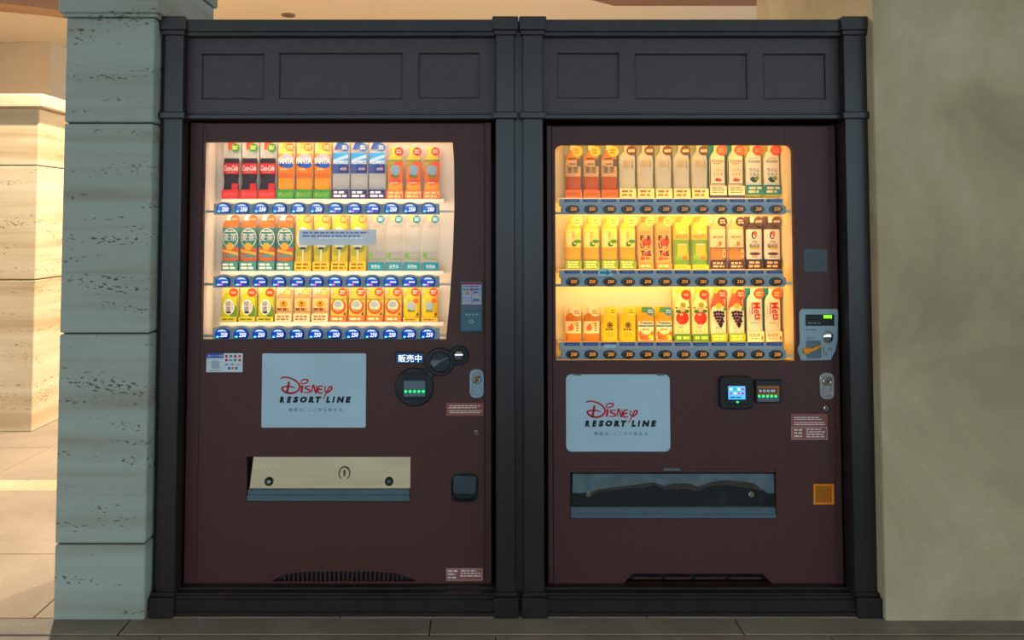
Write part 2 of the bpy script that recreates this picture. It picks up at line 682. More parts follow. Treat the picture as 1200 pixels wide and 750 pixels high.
# ceiling speaker disc
sx, sy = G(338, 17, CZ)
sp = MB()
for r0, z0, z1, mt in ((0.085, CZ - 0.018, CZ, pm('speaker_rim', '8c7a66', rough=0.6)), (0.068, CZ - 0.022, CZ - 0.017, pm('speaker_mesh', '6f6257', rough=0.7))):
    v = [(sx + r0 * math.cos(t), sy + r0 * math.sin(t), z) for z in (z0, z1) for t in [2 * math.pi * i / 24 for i in range(24)]]
    sp.add(v, [list(range(24))[::-1], list(range(24, 48))] + [(i, (i + 1) % 24, 24 + (i + 1) % 24, 24 + i) for i in range(24)], mt)
tag(sp.build('ceiling_speaker'), 'small round speaker grille set into the warm lit ceiling', 'speaker')


# ------------------------------------------------------------------ stone pillar beside the machines
def chunk(mb, x0, x1, y0, y1, z0, z1, mat, b=0.006):
    mb.box(x0, x1, y0, y1, z0, z1, mat, b)


px0, px1 = WX(74, 200, PILY), WX(178, 200, PILY)
ydeep = 0.50
pil = empty('stone_pillar', ((px0 + px1) / 2, PILY + 0.3, 0), 'blue-grey travertine pillar in large blocks beside the timber surround', 'pillar')
zj = [0.0] + [WZ(y, PILY, 130) for y in (638, 391, 144, 20)]
for a, b in zip(zj[:-1], zj[1:]):
    MB().box(px0, px1, PILY, ydeep, a + (0.003 if a else 0), b - 0.003, STONE, 0.005).build('stone_block', pil)
MB().box(px0 + 0.012, px1 - 0.012, PILY + 0.012, ydeep - 0.01, 0.01, 2.6, JOINT).build('joint_core', pil)
e = 0.022
cr = MB()
ztop = zj[-1]
cr.box(px0 - e * 0.5, px1 + e * 0.5, PILY - e * 0.5, ydeep + e * 0.5, ztop - 0.002, ztop + 0.014, STONE, 0.004)
cr.box(px0 - e, px1 + e, PILY - e, ydeep + e, ztop + 0.012, ztop + 0.20, STONE, 0.006)
cr.box(px0 - e * 1.6, px1 + e * 1.6, PILY - e * 1.6, ydeep + e * 1.6, ztop + 0.20, ztop + 0.30, STONE, 0.006)
cr.build('capital', pil)
MB().box(px0, px1, PILY, ydeep, ztop + 0.30, CZ, STONE).build('upper_shaft', pil)

# ------------------------------------------------------------------ far pier in the lit passage
gx, gy = G(37, 506)
far = empty('low_stone_pier', (gx - 0.8, gy + 0.7, 0), 'cream travertine pier with a projecting cap in the lit passage', 'pier')
zf = [0.0] + [W(20, y, gy)[1] for y in (328, 194, 126)]
for a, b in zip(zf[:-1], zf[1:]):
    MB().box(gx - 1.6, gx, gy, gy + 2.2, a + (0.003 if a else 0), b - 0.003, STONEW, 0.006).build('stone_block', far)
MB().box(gx - 1.58, gx - 0.012, gy + 0.012, gy + 2.19, 0.01, zf[-1], JOINT).build('joint_core', far)
zc1 = W(20, 111, gy)[1]
MB().box(gx - 1.65, gx + 0.05, gy - 0.05, gy + 2.25, zf[-1] - 0.002, zc1, STONEW, 0.008).build('cap', far)


# ------------------------------------------------------------------ downlights of the passage
def downlight(x, y, energy, color=(1.0, 0.84, 0.62), size=0.05, label=''):
    t = empty('ceiling_downlight', (x, y, CZ), label, 'lamp', 'passage downlights')
    hb = MB()
    n = 20
    ring = [(math.cos(2 * math.pi * i / n), math.sin(2 * math.pi * i / n)) for i in range(n)]
    v = [(x + a * 0.09, y + b * 0.09, z) for z in (CZ - 0.03, CZ + 0.0) for a, b in ring]
    hb.add(v, [list(range(n, 2 * n))] + [(i, (i + 1) % n, n + (i + 1) % n, n + i) for i in range(n)] + [list(range(n))[::-1]], WHITE)
    hb.build('trim_ring', t)
    lb = MB()
    v = [(x + a * 0.06, y + b * 0.06, z) for z in (CZ - 0.045, CZ - 0.03) for a, b in ring]
    lb.add(v, [list(range(n))[::-1]] + [(i, (i + 1) % n, n + (i + 1) % n, n + i) for i in range(n)], LAMPG)
    lb.build('bulb', t)
    light('downlight_beam', 'SPOT', (x, y, CZ - 0.06), energy, color, parent=t, shadow_soft_size=size, spot_size=math.radians(158), spot_blend=0.35)
    return t


downlight(-2.55, 1.95, 900, (1.0, 0.88, 0.70), label='round ceiling downlight over the cream travertine pier')
downlight(1.0, 4.5, 1500, label='round ceiling downlight in the passage behind the machines')
downlight(-3.9, 6.0, 900, label='round ceiling downlight in the passage before the recessed wall')
downlight(3.0, 4.8, 1000, label='round ceiling downlight in the passage beyond the dropped soffit')


# ================================================================== timber surround (two bays)
def surround(label, px_l, px_r, holes, side, filler):
    """px_l / px_r: front-face limits of the two posts, read at the height of the fascia"""
    YF, YP = 0.0, -0.05
    xl0, xl1 = WX(px_l[0], 85, YP), WX(px_l[1], 85, YP)
    xr0, xr1 = WX(px_r[0], 85, YP), WX(px_r[1], 85, YP)
    t = empty('timber_surround', ((xl0 + xr1) / 2, 0.35, 0), label, 'surround', 'timber surrounds around the vending machines')
    zt, zc0, zc1 = WZ(20, YP), WZ(41, YP), WZ(42, YF)
    zm0, zm1 = WZ(139.5, YP), WZ(131, YP)
    zp = WZ(693, YP)
    for a, b in ((xl0, xl1), (xr0, xr1)):
        MB().box(a, b, YP, 0.10, 0.0, zt - 0.01, WOOD, 0.004).build('post', t)
        cp = MB()
        cp.box(a - 0.014, b + 0.014, YP - 0.016, 0.10, zc0 + 0.016, zt, WOOD, 0.004)
        cp.box(a - 0.008, b + 0.008, YP - 0.010, 0.10, zc0 - 0.002, zc0 + 0.018, WOOD, 0.003)
        cp.build('post_cap', t)
        MB().box(a - 0.012, b + 0.012, YP - 0.014, 0.09, zm0, zm1, WOOD, 0.004).build('collar', t)
        pl = MB()
        pl.box(a - 0.010, b + 0.010, YP - 0.036, 0.09, -0.008, zp - 0.012, WOOD, 0.004)
        pl.box(a - 0.006, b + 0.006, YP - 0.018, 0.09, zp - 0.014, zp, WOOD, 0.004)
        pl.build('plinth', t)
    xa, xb = xl1 - 0.004, xr0 + 0.004
    co = MB()
    z1 = WZ(22.3, YP)
    co.box(xa, xb, YP + 0.004, 0.10, WZ(37, YP), z1, WOOD, 0.004)
    co.box(xa, xb, YP + 0.012, 0.10, WZ(41.5, YP), WZ(37, YP) + 0.004, WOOD, 0.003)
    co.build('cornice', t)
    zf0, zf1 = WZ(135, YF), WZ(40, YF)
    hl = []
    for h in holes:
        a, b, c0, c1 = RECT(*h, YF)
        hl.append([(a, c0), (b, c0), (b, c1), (a, c1)])
    MB().plate([(xa, zf0), (xb, zf0), (xb, zf1), (xa, zf1)], hl, YF, YF + 0.016, WOODP, 0.005).build('fascia_board', t)
    for h in holes:
        a, b, c0, c1 = RECT(*h, YF)
        q = MB()
        q.box(a - 0.01, b + 0.01, YF + 0.013, YF + 0.030, c0 - 0.01, c1 + 0.01, WOODP)
        q.build('recessed_panel', t)
    mo = MB()
    mo.box(xa, xb, YP + 0.018, 0.06, WZ(139, YP), WZ(133, YP), WOOD, 0.004)
    mo.box(xa, xb, YP + 0.030, 0.06, WZ(133.5, YP), WZ(131, YP), WOOD, 0.002)
    mo.build('lower_moulding', t)
    br = MB()
    YB = YP - 0.018
    zl = WZ(684.5, 0.02)
    zs = zl - 0.006
    br.box(xa, xb, YB + 0.004, 0.022, 0.010, zs - 0.018, WOOD, 0.003)
    br.box(xa, xb, YB + 0.012, 0.022, zs - 0.020, zs - 0.006, WOOD, 0.003)
    br.box(xa, xb, YB + 0.022, 0.022, zs - 0.008, zs, WOOD, 0.003)
    br.box(xa, xb, -0.010, 0.022, zs - 0.002, zl, WOOD, 0.002)
    br.box(xa, xb, YB - 0.006, 0.022, -0.008, 0.012, WOOD, 0.003)
    br.build('base_rail', t)
    # enclosing boards
    MB().box(xl0 + 0.01, xr1 - 0.01, 0.10, 0.92, z1 - 0.03, z1 - 0.004, WOOD).build('top_board', t)
    for x in (xl0 + 0.012, xr1 - 0.030):
        MB().box(x, x + 0.018, 0.09, 0.92, -0.008, z1 - 0.02, WOOD).build('side_board', t)
    MB().box(xl0 + 0.012, xr1 - 0.012, 0.905, 0.925, -0.008, z1 - 0.02, WOOD).build('back_board', t)
    if filler:
        a, b = WX(filler[0], 85, YP + 0.02), WX(filler[1], 85, YP + 0.02)
        MB().box(a, b, YP + 0.022, 0.08, -0.008, WZ(24, YP), WOOD).build('filler_strip', t)
    return t


surround('dark timber surround with panelled fascia and posts around the machine with blue domed buttons', (192, 214), (581, 603),
         [(236, 64, 308, 115), (327, 63, 471, 115), (491, 63, 561, 114)], 0, (185.5, 193))
surround('dark timber surround with panelled fascia and posts around the machine with black oval buttons', (612.5, 636), (990, 1016),
         [(654, 63, 725, 114), (745, 64, 876, 115), (896, 64, 968, 115)], 1, (603.2, 613))

# ================================================================== vending machines
YM = 0.03        # front of the machine doors
YBK = 0.205      # back of the display window
YR = 0.055       # front of the button rails
YD = 0.165       # centre line of the samples


def shell(t, ox0, ox1, oy0, dx0, dx1, win, extra_holes, seams, LINER):
    """outer frame, door plate, cabinet and window liner"""
    X0_, X1_ = WX(ox0, 400, YM), WX(ox1, 400, YM)
    Zt = WZ(oy0, YM)
    cb = MB()
    cb.box(X0_ + 0.004, X0_ + 0.02, YM + 0.02, 0.86, 0.0, Zt - 0.004, BODY)
    cb.box(X1_ - 0.02, X1_ - 0.004, YM + 0.02, 0.86, 0.0, Zt - 0.004, BODY)
    cb.box(X0_ + 0.02, X1_ - 0.02, YM + 0.02, 0.86, Zt - 0.02, Zt - 0.004, BODY)
    cb.box(X0_ + 0.02, X1_ - 0.02, 0.84, 0.86, 0.0, Zt - 0.02, BODY)
    cb.box(X0_ + 0.02, X1_ - 0.02, YM + 0.02, 0.84, 0.0, 0.02, BODY)
    cb.build('cabinet', t)
    a, b = WX(dx0, 400, YM), WX(dx1, 400, YM)
    zt = Zt - 0.004
    MB().plate([(X0_, 0.0), (X1_, 0.0), (X1_, Zt), (X0_, Zt)], [[(a, 0.004), (b, 0.004), (b, zt), (a, zt)]], YM, YM + 0.03, BODY, 0.002).build('door_frame', t)
    MB().plate([(a + 0.0012, 0.006), (b - 0.0012, 0.006), (b - 0.0012, zt - 0.001), (a + 0.0012, zt - 0.001)], [win] + extra_holes, YM - 0.001, YM + 0.022, BODY, 0.0).build('door', t)
    for (sx_, y0, y1) in seams:
        x = WX(sx_, y0, YM)
        MB().box(x - 0.0008, x + 0.0008, YM - 0.0016, YM + 0.004, WZ(y1, YM), WZ(y0, YM), DARK).build('panel_seam', t)
    xs_ = [p[0] for p in win]
    zs_ = [p[1] for p in win]
    wx0, wx1, wz0, wz1 = min(xs_), max(xs_), min(zs_), max(zs_)
    g = 0.012
    ln = MB()
    ln.box(wx0 - g, wx1 + g, YBK, YBK + 0.01, wz0 - g, wz1 + 0.04, LINER)
    ln.box(wx0 - g, wx0 - 0.001, YM + 0.021, YBK, wz0 - g, wz1 + 0.04, LINER)
    ln.box(wx1 + 0.001, wx1 + g, YM + 0.021, YBK, wz0 - g, wz1 + 0.04, LINER)
    ln.box(wx0 - 0.001, wx1 + 0.001, YM + 0.021, YBK, wz0 - g, wz0 - 0.001, LINER)
    ln.box(wx0 - g, wx1 + g, YM + 0.021, YBK, wz1 + 0.035, wz1 + 0.045, LINER)
    ln.build('window_liner', t)
    MB().plate(win, [], YM + 0.008, YM + 0.011, GLASS).build('window_pane', t)
    return X0_, X1_, Zt, wx0, wx1, wz0, wz1


def lamps(t, mat, color, wx0, wx1, levels, power):
    """tubes hidden behind the header and the rails: some shine down and back, some up and back"""
    yy = 0.086
    for z, pw, up in levels:
        n = 10
        r = 0.004
        v = [(x, yy + r * math.cos(2 * math.pi * i / n), z + r * math.sin(2 * math.pi * i / n)) for x in (wx0 + 0.058, wx1 - 0.085) for i in range(n)]
        MB().add(v, [(i, (i + 1) % n, n + (i + 1) % n, n + i) for i in range(n)] + [list(range(n)), list(range(n, 2 * n))[::-1]], mat, True).build('lamp_tube', t)
        ang = 130 if up else 50
        light('tube_light', 'AREA', ((wx0 + wx1) / 2, yy + 0.006, z + (0.006 if up else -0.006)), power * pw, color, rot=(math.radians(ang), 0, 0), parent=t,
              shape='RECTANGLE', size=(wx1 - wx0) - 0.06, size_y=0.012)


def sign(t, x0, y0, x1, y1, rad, logo, tabs):
    """pale sign plate; logo = (left, top) of the lettering block in picture units, drawn on a 120 x 75 field"""
    a, b, c0, c1 = RECT(x0, y0, x1, y1, YM)
    p_ = MB()
    p_.plate(rr(a, b, c0, c1, rad), [], YM - 0.005, YM + 0.003, SIGN, 0.0015)
    pl = p_.build('sign_panel', t)
    tag(pl, 'pale grey sign plate with red script and dark block lettering')
    if tabs:
        for tx in tabs:
            q = MB()
            pxrect(q, tx - 4.5, y0 - 0.5, tx + 4.5, y0 + 1.8, YM - 0.007, YM, GREYD, 0.001)
            q.build('clip', pl)
    yy = YM - 0.0056

    def L(pts):
        return [W(logo[0] + u / 10.0, logo[1] + v / 10.0, YM - 0.005) for u, v in pts]
    s = CD / FPX
    lg = MB()
    k = 0.1 * s
    for pts, wd_, cl in [
        ([(288, 138), (318, 122), (380, 126), (450, 152), (503, 200), (510, 248), (472, 292), (405, 308), (342, 292), (306, 256), (318, 238), (362, 229), (420, 231), (458, 248)], 18, 0),
        ([(388, 172), (376, 240), (360, 314)], 20, 0),
        ([(543, 214), (533, 304)], 20, 0),
        ([(528, 196), (530, 165), (562, 148), (604, 152), (602, 178), (560, 196), (526, 192)], 14, 0),
        ([(638, 228), (598, 226), (574, 246), (606, 262), (638, 280), (606, 300), (562, 296)], 14, 0),
        ([(654, 304), (664, 226), (676, 222), (704, 306), (714, 212)], 15, 0),
        ([(788, 226), (738, 232), (730, 300), (784, 302)], 15, 0),
        ([(735, 266), (778, 262)], 13, 0),
        ([(816, 226), (808, 276), (838, 297), (878, 268), (888, 238), (862, 234), (836, 282), (788, 378)], 16, 0),
    ]:
        lg.ribbon(L(pts), wd_ * 1.35 * k, yy, RED, taper=len(pts) > 3)
    lg.build('script_lettering', pl)
    bl = MB()
    (xa, za), (xb, zb) = L([(278, 420), (1112, 345)])
    for ch, u0, u1 in (('R', 276, 332), ('E', 360, 416), ('S', 432, 500), ('O', 515, 600), ('R', 614, 682), ('T', 696, 766), ('L', 820, 872), ('I', 893, 926), ('N', 944, 1036), ('E', 1048, 1114)):
        (p0_, _), (p1_, _) = L([(u0, 380), (u1, 380)])
        bl.text(ch, (p0_ + p1_) / 2, (za + zb) / 2, p1_ - p0_, zb - za, yy, NAVY, shear=0.2, bold=0.085)
    bl.build('block_lettering', pl)
    cp = MB()
    (xa, za), (xb, zb) = L([(385, 522), (1030, 480)])
    cp.text('物 語 は、 こ こ か ら 始 ま る。', (xa + xb) / 2, (za + zb) / 2, xb - xa, zb - za, yy, SLATE)
    cp.build('caption_lettering', pl)


def lock(t, x0, y0, x1, y1, key, mat):
    a, b, c0, c1 = RECT(x0, y0, x1, y1, YM)
    w_ = b - a
    lb = MB()
    lb.plate(rr(a, b, c0, c1, w_ * 0.42, 6), [rr(a + w_ * .2, b - w_ * .2, c0 + w_ * .22, c1 - w_ * .22, w_ * .29, 6)], YM - 0.008, YM + 0.002, mat, 0.002)
    lb.plate(rr(a + w_ * .15, b - w_ * .15, c0 + w_ * .15, c1 - w_ * .15, w_ * .3, 6), [], YM - 0.002, YM + 0.001, mat)
    lk = lb.build('lock_handle', t)
    cx, cz = W(key[0], key[1], YM)
    kb = MB()
    kb.plate(ell(cx, cz, w_ * .30, w_ * .30), [ell(cx, cz, w_ * .2, w_ * .2)], YM - 0.012, YM - 0.002, CHROME, 0.002)
    kb.disc(cx, cz, w_ * .2, YM - 0.009, YM - 0.002, STEEL, 16)
    kb.box(cx - 0.002, cx + 0.002, YM - 0.0095, YM - 0.008, cz - 0.006, cz + 0.006, BLACK2)
    kb.build('key_cylinder', lk)


def screw(t, px, py, r=0.010):
    cx, cz = W(px, py, YM)
    q = MB()
    q.disc(cx, cz, r, YM - 0.004, YM + 0.001, CHROME, 16, b=0.002)
    q.disc(cx, cz, r * 0.35, YM - 0.0045, YM - 0.003, DARK, 8)
    q.build('screw', t)


def sticker(t, x0, y0, x1, y1, blocks, base=None, outline=None):
    a, b, c0, c1 = RECT(x0, y0, x1, y1, YM)
    q = MB()
    q.box(a, b, YM - 0.0018, YM + 0.001, c0, c1, base or STK)
    for (u0, v0, u1, v1, rows) in blocks:
        q.greek(a + (b - a) * u0, a + (b - a) * u1, c0 + (c1 - c0) * v0, c0 + (c1 - c0) * v1, rows, YM - 0.0022, STKW)
    if outline:
        u0, v0, u1, v1 = outline
        e0, e1, f0, f1 = a + (b - a) * u0, a + (b - a) * u1, c0 + (c1 - c0) * v0, c0 + (c1 - c0) * v1
        l = 0.0012
        for r_ in ((e0, e1, f0, f0 + l), (e0, e1, f1 - l, f1), (e0, e0 + l, f0, f1), (e1 - l, e1, f0, f1)):
            q.flat([(r_[0], r_[2]), (r_[1], r_[2]), (r_[1], r_[3]), (r_[0], r_[3])], YM - 0.0022, STKW)
    return q.build('sticker', t)


def PT(pts, Y):
    return [W(x, y, Y) for x, y in pts]


S_R = (YR + CD) / FPX          # metres per picture unit at the rails
S_D = (YD + CD) / FPX          # and at the samples

# ------------------------------------------------------------------ the machine with blue domed buttons
vl = empty('vending_machine', (WX(400, 700, YM), 0.44, 0), 'dark brown drinks vending machine with three rows of blue domed buttons', 'vending machine')
win = PT([(236, 398.5), (522.5, 398.5), (527, 352), (530.5, 300), (532.5, 240), (532, 190), (530.5, 166.5), (239.5, 166.5), (238, 240)], YM)
slotL = PT([(289, 588), (481, 588), (481, 535), (289, 535)], YM)
retL = rr(*RECT(529, 555, 560, 588, YM), 0.03, 5)
ventc = [(318 + 167 * i / 30.0) for i in range(31)]
vent_hole = PT([(318, 681.5), (326, 676), (340, 671.5), (360, 670), (402, 669.5), (444, 670), (464, 671.5), (478, 676), (490, 681.5)], YM)
MX = shell(vl, 219.5, 576, 143.5, 234.5, 568, win, [slotL, retL, vent_hole], [(243, 147, 165), (522, 147, 165)], LINER)
_, _, _, wx0, wx1, wz0, wz1 = MX
lamps(vl, TUBE_L, (1.0, 0.64, 0.38), wx0, wx1,
      [(wz1 + 0.012, 1.0, 0), (WZ(240.5, 0.086), 0.5, 1), (WZ(248, 0.086), 1.0, 0), (WZ(326, 0.086), 0.5, 1), (WZ(334, 0.086), 0.7, 0), (WZ(386.5, 0.086), 0.4, 1)], 0.78)


def button_left(sold):
    q = MB()
    u = S_R

    def o(sx, sz):
        pts = []
        for i in range(13):
            t = math.pi * i / 12
            pts.append((8.4 * sx * math.cos(t), 0.8 + 5.4 * sz * math.sin(t)))
        pts += [(-8.2 * sx, -3.5 * sz), (-7.0 * sx, -5.4 * sz), (7.0 * sx, -5.4 * sz), (8.2 * sx, -3.5 * sz)]
        return [(x * u, z * u) for x, z in pts]
    q.plate(o(1, 1), [], -0.008, 0.0, BLUER, 0.002)
    q.plate(o(0.9, 0.88), [], -0.013, -0.006, BLUEB, 0.004, 1)
    y = -0.0134
    q.add([(x * u, y, z * u) for x, z in ell(0, 1.9, 6.0, 3.0, 14, 0.15, math.pi - 0.15)], [list(range(15))], BLUEM)  # crescent highlight painted on the dome, with its own glow
    q.add([(x * u, y - 0.0003, z * u) for x, z in ell(0, 3.1, 4.6, 1.9, 14, 0.1, math.pi - 0.1)], [list(range(15))], BLUEH)  # brighter core of the painted highlight
    if sold:
        for k in range(3):
            q.flat([(x * u, z * u) for x, z in ((-0.6 + 2.4 * k, -0.9), (1.4 + 2.4 * k, -0.9), (1.4 + 2.4 * k, 0.5), (-0.6 + 2.4 * k, 0.5))], y - 0.0005, DIGW)
        q.flat([(x * u, z * u) for x, z in ell(-4.6, -3.3, 1.9, 0.9, 10)], y - 0.0005, LEDC)
        q.flat([(x * u, z * u) for x, z in ell(-1.3, -3.3, 1.9, 0.9, 10)], y - 0.0005, LEDP)
    else:
        q.text('250', 2.3 * u, -0.9 * u, 8.0 * u, 5.0 * u, y - 0.0005, DIGW, shear=0.2, bold=0.015)
        q.flat([(x * u, z * u) for x, z in ell(-4.8, -3.1, 1.6, 1.0, 10)], y - 0.0005, LEDC)
    return q.mesh('selection_button')


BL = {0: button_left(False), 1: button_left(True)}
rowsL = [(251.5, 239.0, 244.5), (337.0, 324.0, 330.0), (397.5, 384.5, 391.0)]
for ri, (yb, yt, yc) in enumerate(rowsL):
    cx = [262.0 + 21.82 * i - 0.7 * ri for i in range(12)]
    pts = [(250.5 - ri * .7, yb), (515, yb), (515, yt)]
    for x in cx[::-1]:
        pts += [(x + 10.5, yt), (x + 7.5, yt - 0.4), (x + 4, yt - 1.9), (x, yt - 2.4), (x - 4, yt - 1.9), (x - 7.5, yt - 0.4)]
    pts += [(250.5 - ri * .7, yt)]
    q = MB()
    q.plate(PT(pts, YR), [], YR, YR + 0.022, RAIL, 0.002)
    rl = q.build('button_rail', vl)
    zb_ = W(250, yb - 3.5, YR)[1]
    br = MB()
    br.box(wx0, WX(252, yb, YR), YR + 0.004, YR + 0.016, zb_ - 0.004, zb_ + 0.005, GREYP)
    br.build('rail_bracket', rl)
    MB().box(WX(513, yb, YR), wx1 - 0.004, YR + 0.008, YR + 0.016, zb_ - 0.004, zb_ + 0.005, LINER).build('rail_bracket', rl)
    for i, x in enumerate(cx):
        sold = 1 if ri == 1 or (ri == 0 and i in (6, 7, 8)) else 0
        X, Z = W(x + 0.5, yc, YR)
        put('selection_button', BL[sold], (X, YR + 0.0005, Z), rl)
shelfL = [233.0, 317.0, 376.5]
for y in shelfL:
    z = W(390, y, YD)[1]
    MB().box(wx0 + 0.035, wx1 - 0.045, YD - 0.024, YBK, z - 0.016, z, SHELF, 0.002).build('display_shelf', vl)
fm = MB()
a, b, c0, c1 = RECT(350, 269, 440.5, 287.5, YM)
fm.box(a, b, YM + 0.0068, YM + 0.0079, c0, c1, GLARE)  # pale translucent strip painting a reflection on the pane
fp = fm.build('glass_reflection', vl)
tag(fp, 'translucent pale blue strip imitating a reflection across the window pane')
q = MB()
q.greek(a + 0.01, b - 0.02, c0 + 0.030, c1 - 0.006, 2, YM + 0.0064, pm('reflection_print', '6c86c8', rough=0.5))  # marks within the painted reflection
q.greek(a + 0.07, b - 0.04, c0 + 0.024, c1 - 0.028, 1, YM + 0.0064, pm('reflection_print_white', 'f6f8fc', rough=0.5))
q.build('print', fp)

# payment sticker
a, b, c0, c1 = RECT(242, 414, 284.5, 436, YM)
q = MB()
q.box(a, b, YM - 0.0018, YM + 0.001, c0, c1, pm('sticker_white', 'cfd9de', rough=0.4))
yq = YM - 0.0022
W_, H_ = b - a, c1 - c0


def sr(u0, v0, u1, v1, mat, y=yq):
    q.flat([(a + W_ * u0, c0 + H_ * v0), (a + W_ * u1, c0 + H_ * v0), (a + W_ * u1, c0 + H_ * v1), (a + W_ * u0, c0 + H_ * v1)], y, mat)


sr(0.0, 0.75, 0.47, 1.0, K('2a50a8'))
q.text('QRコード決済', a + W_ * .24, c0 + H_ * .875, W_ * .42, H_ * .13, yq - 0.0003, WHITE)
sr(0.14, 0.18, 0.36, 0.62, K('a9b4ba'))
for k, (cc, sh) in enumerate([('d03038', 0), ('2f9a58', 0), ('c03040', 0), ('d8502c', 1), ('c8202c', 1), ('5a6a78', 2), ('2f8a50', 1), ('d03038', 1), ('3a4a90', 2), ('6a7684', 2), ('d88030', 2), ('2560a0', 0), ('d87030', 1), ('3070c0', 0)]):
    row = 0 if k < 4 else 1 if k < 8 else 2 if k < 11 else 3
    ci = k - (0, 4, 8, 11)[row]
    u = (0.55 if row < 3 else 0.63) + ci * (0.122 if row != 2 else 0.16) if row < 2 else (0.56 + ci * 0.16 if row == 2 else 0.63 + ci * 0.10)
    v = (0.85, 0.64, 0.40, 0.21)[row]
    du, dv = (0.035, 0.07) if sh == 0 else (0.04, 0.07) if sh == 1 else (0.05, 0.03)
    if sh == 1:
        q.flat(ell(a + W_ * u, c0 + H_ * v, W_ * du, H_ * dv, 10), yq, K(cc))
    else:
        sr(u - du, v - dv, u + du, v + dv, K(cc))
q.greek(a + W_ * .08, a + W_ * .42, c0 + H_ * .05, c0 + H_ * .12, 1, yq, K('6a7684'))
tag(q.build('sticker', vl), 'white payment sticker with a blue header and small coloured logos')

sign(vl, 307, 414, 429, 501, 0.006, (300, 430), None)

# lit status sign
a, b, c0, c1 = RECT(463.5, 412, 497.5, 426, YM)
q = MB()
q.box(a, b, YM - 0.006, YM + 0.001, c0, c1, BLACK, 0.002)
q.box(a + 0.005, b - 0.005, YM - 0.0068, YM - 0.005, c0 + 0.004, c1 - 0.008, SCRN)
q.text('販売中', (a + b) / 2, (c0 + c1) / 2 - 0.002, (b - a) * .80, (c1 - c0) * .62, YM - 0.0075, SCRT, bold=0.0)
q.greek(a + 0.01, b - 0.01, c1 - 0.006, c1 - 0.002, 1, YM - 0.0066, SLATE)
tag(q.build('status_sign', vl), 'lit navy sign reading 販売中 in white')

# coin unit: three joined rounds
s = CD / FPX
c1x, c1z = W(485.7, 453, YM)
c2x, c2z = W(515.7, 423.5, YM)
c3x, c3z = W(538, 416, YM)
q = MB()
q.disc(c1x, c1z, 22.5 * s, YM - 0.012, YM + 0.001, BLACK, 40, b=0.004)
q.disc(c2x, c2z, 16.5 * s, YM - 0.014, YM + 0.001, BLACK, 32, b=0.004)
q.disc(c3x, c3z, 11.3 * s, YM - 0.016, YM + 0.001, BLACK, 28, b=0.004)
q.plate(PT([(492, 436), (500, 428), (512, 438), (502, 446)], YM), [], YM - 0.010, YM + 0.001, BLACK, 0.003)
q.plate(PT([(524, 412), (532, 409), (536, 424), (527, 428)], YM), [], YM - 0.010, YM + 0.001, BLACK, 0.003)
cu = q.build('coin_unit', vl)
q = MB()
q.plate(ell(c2x, c2z, 12.6 * s, 12.6 * s), [ell(c2x, c2z, 11.2 * s, 11.2 * s)], YM - 0.019, YM - 0.012, BLACK2, 0.002)
q.text('コイン返却', *W(516, 410.3, YM), 13 * s, 2.2 * s, YM - 0.0143, SLATE)
q.build('dial_ring', cu)
q = MB()
q.plate(PT([(504.5, 425), (505, 421.5), (509, 420.3), (515, 420.6), (520, 419), (525.5, 417.2), (526, 418.6), (520, 422), (515, 424.5), (511, 428.5), (507.5, 428.8)], YM), [], YM - 0.024, YM - 0.013, GREYD, 0.003)
q.build('return_lever', cu)
q = MB()
q.plate(ell(c3x, c3z, 8.4 * s, 8.4 * s), [ell(c3x, c3z, 6.6 * s, 6.6 * s)], YM - 0.020, YM - 0.014, BLACK2, 0.002)
q.dome(c3x, c3z, 6.0 * s, 6.0 * s, YM - 0.014, 0.010, CHROME)
q.box(c3x - 5 * s, c3x + 5 * s, YM - 0.0245, YM - 0.018, c3z - 0.0025, c3z + 0.0005, DARK)
q.build('coin_slot', cu)
q = MB()
a, b, c0, c1 = RECT(472, 436, 500, 467, YM)
q.box(a, b, YM - 0.014, YM - 0.008, c0, c1, BLACK2, 0.002)
a2, b2, e0, e1 = RECT(473.5, 445, 499, 464, YM)
q.box(a2, b2, YM - 0.019, YM - 0.010, e0, e1, GREYD, 0.003)
zl = WZ(457.5, YM)
for k in range(5):
    q.disc(a2 + (b2 - a2) * (0.1 + 0.2 * k), zl, 1.5 * s, YM - 0.0205, YM - 0.018, LEDG, 10)
q.box(a2, b2, YM - 0.0195, YM - 0.018, zl - 1.4 * s, zl + 1.4 * s, pm('led_strip_green', '0f7a48', emit=0.25))
q.build('note_slot', cu)

lock(vl, 550.3, 432.5, 567, 466, (558.7, 444.5), GREYP)
screw(vl, 558.5, 507)
sticker(vl, 523, 472, 566.5, 487.2, [(0.05, 0.55, 0.98, 0.85, 2), (0.05, 0.18, 0.98, 0.45, 2)])
sticker(vl, 522.5, 665.5, 566, 680.7, [(0.05, 0.15, 0.32, 0.9, 3), (0.38, 0.3, 0.95, 0.9, 3)], outline=(0.03, 0.06, 0.97, 0.95))

# contactless reader
a, b, c0, c1 = RECT(539.5, 329, 566, 389, YM)
q = MB()
q.box(a, b, YM - 0.012, YM + 0.001, c0, c1, pm('reader_teal', '3c5560', rough=0.35), 0.003)
rd = q.build('card_reader', vl)
a2, b2, e0, e1 = RECT(541.5, 330.7, 564, 357, YM)
q = MB()
yq = YM - 0.0132
q.box(a2, b2, yq, YM - 0.010, e0, e1, pm('reader_card', '9aa8c0', rough=0.3))
w_, h_ = b2 - a2, e1 - e0


def sr2(u0, v0, u1, v1, mat, y=yq - 0.0004):
    q.flat([(a2 + w_ * u0, e0 + h_ * v0), (a2 + w_ * u1, e0 + h_ * v0), (a2 + w_ * u1, e0 + h_ * v1), (a2 + w_ * u0, e0 + h_ * v1)], y, mat)


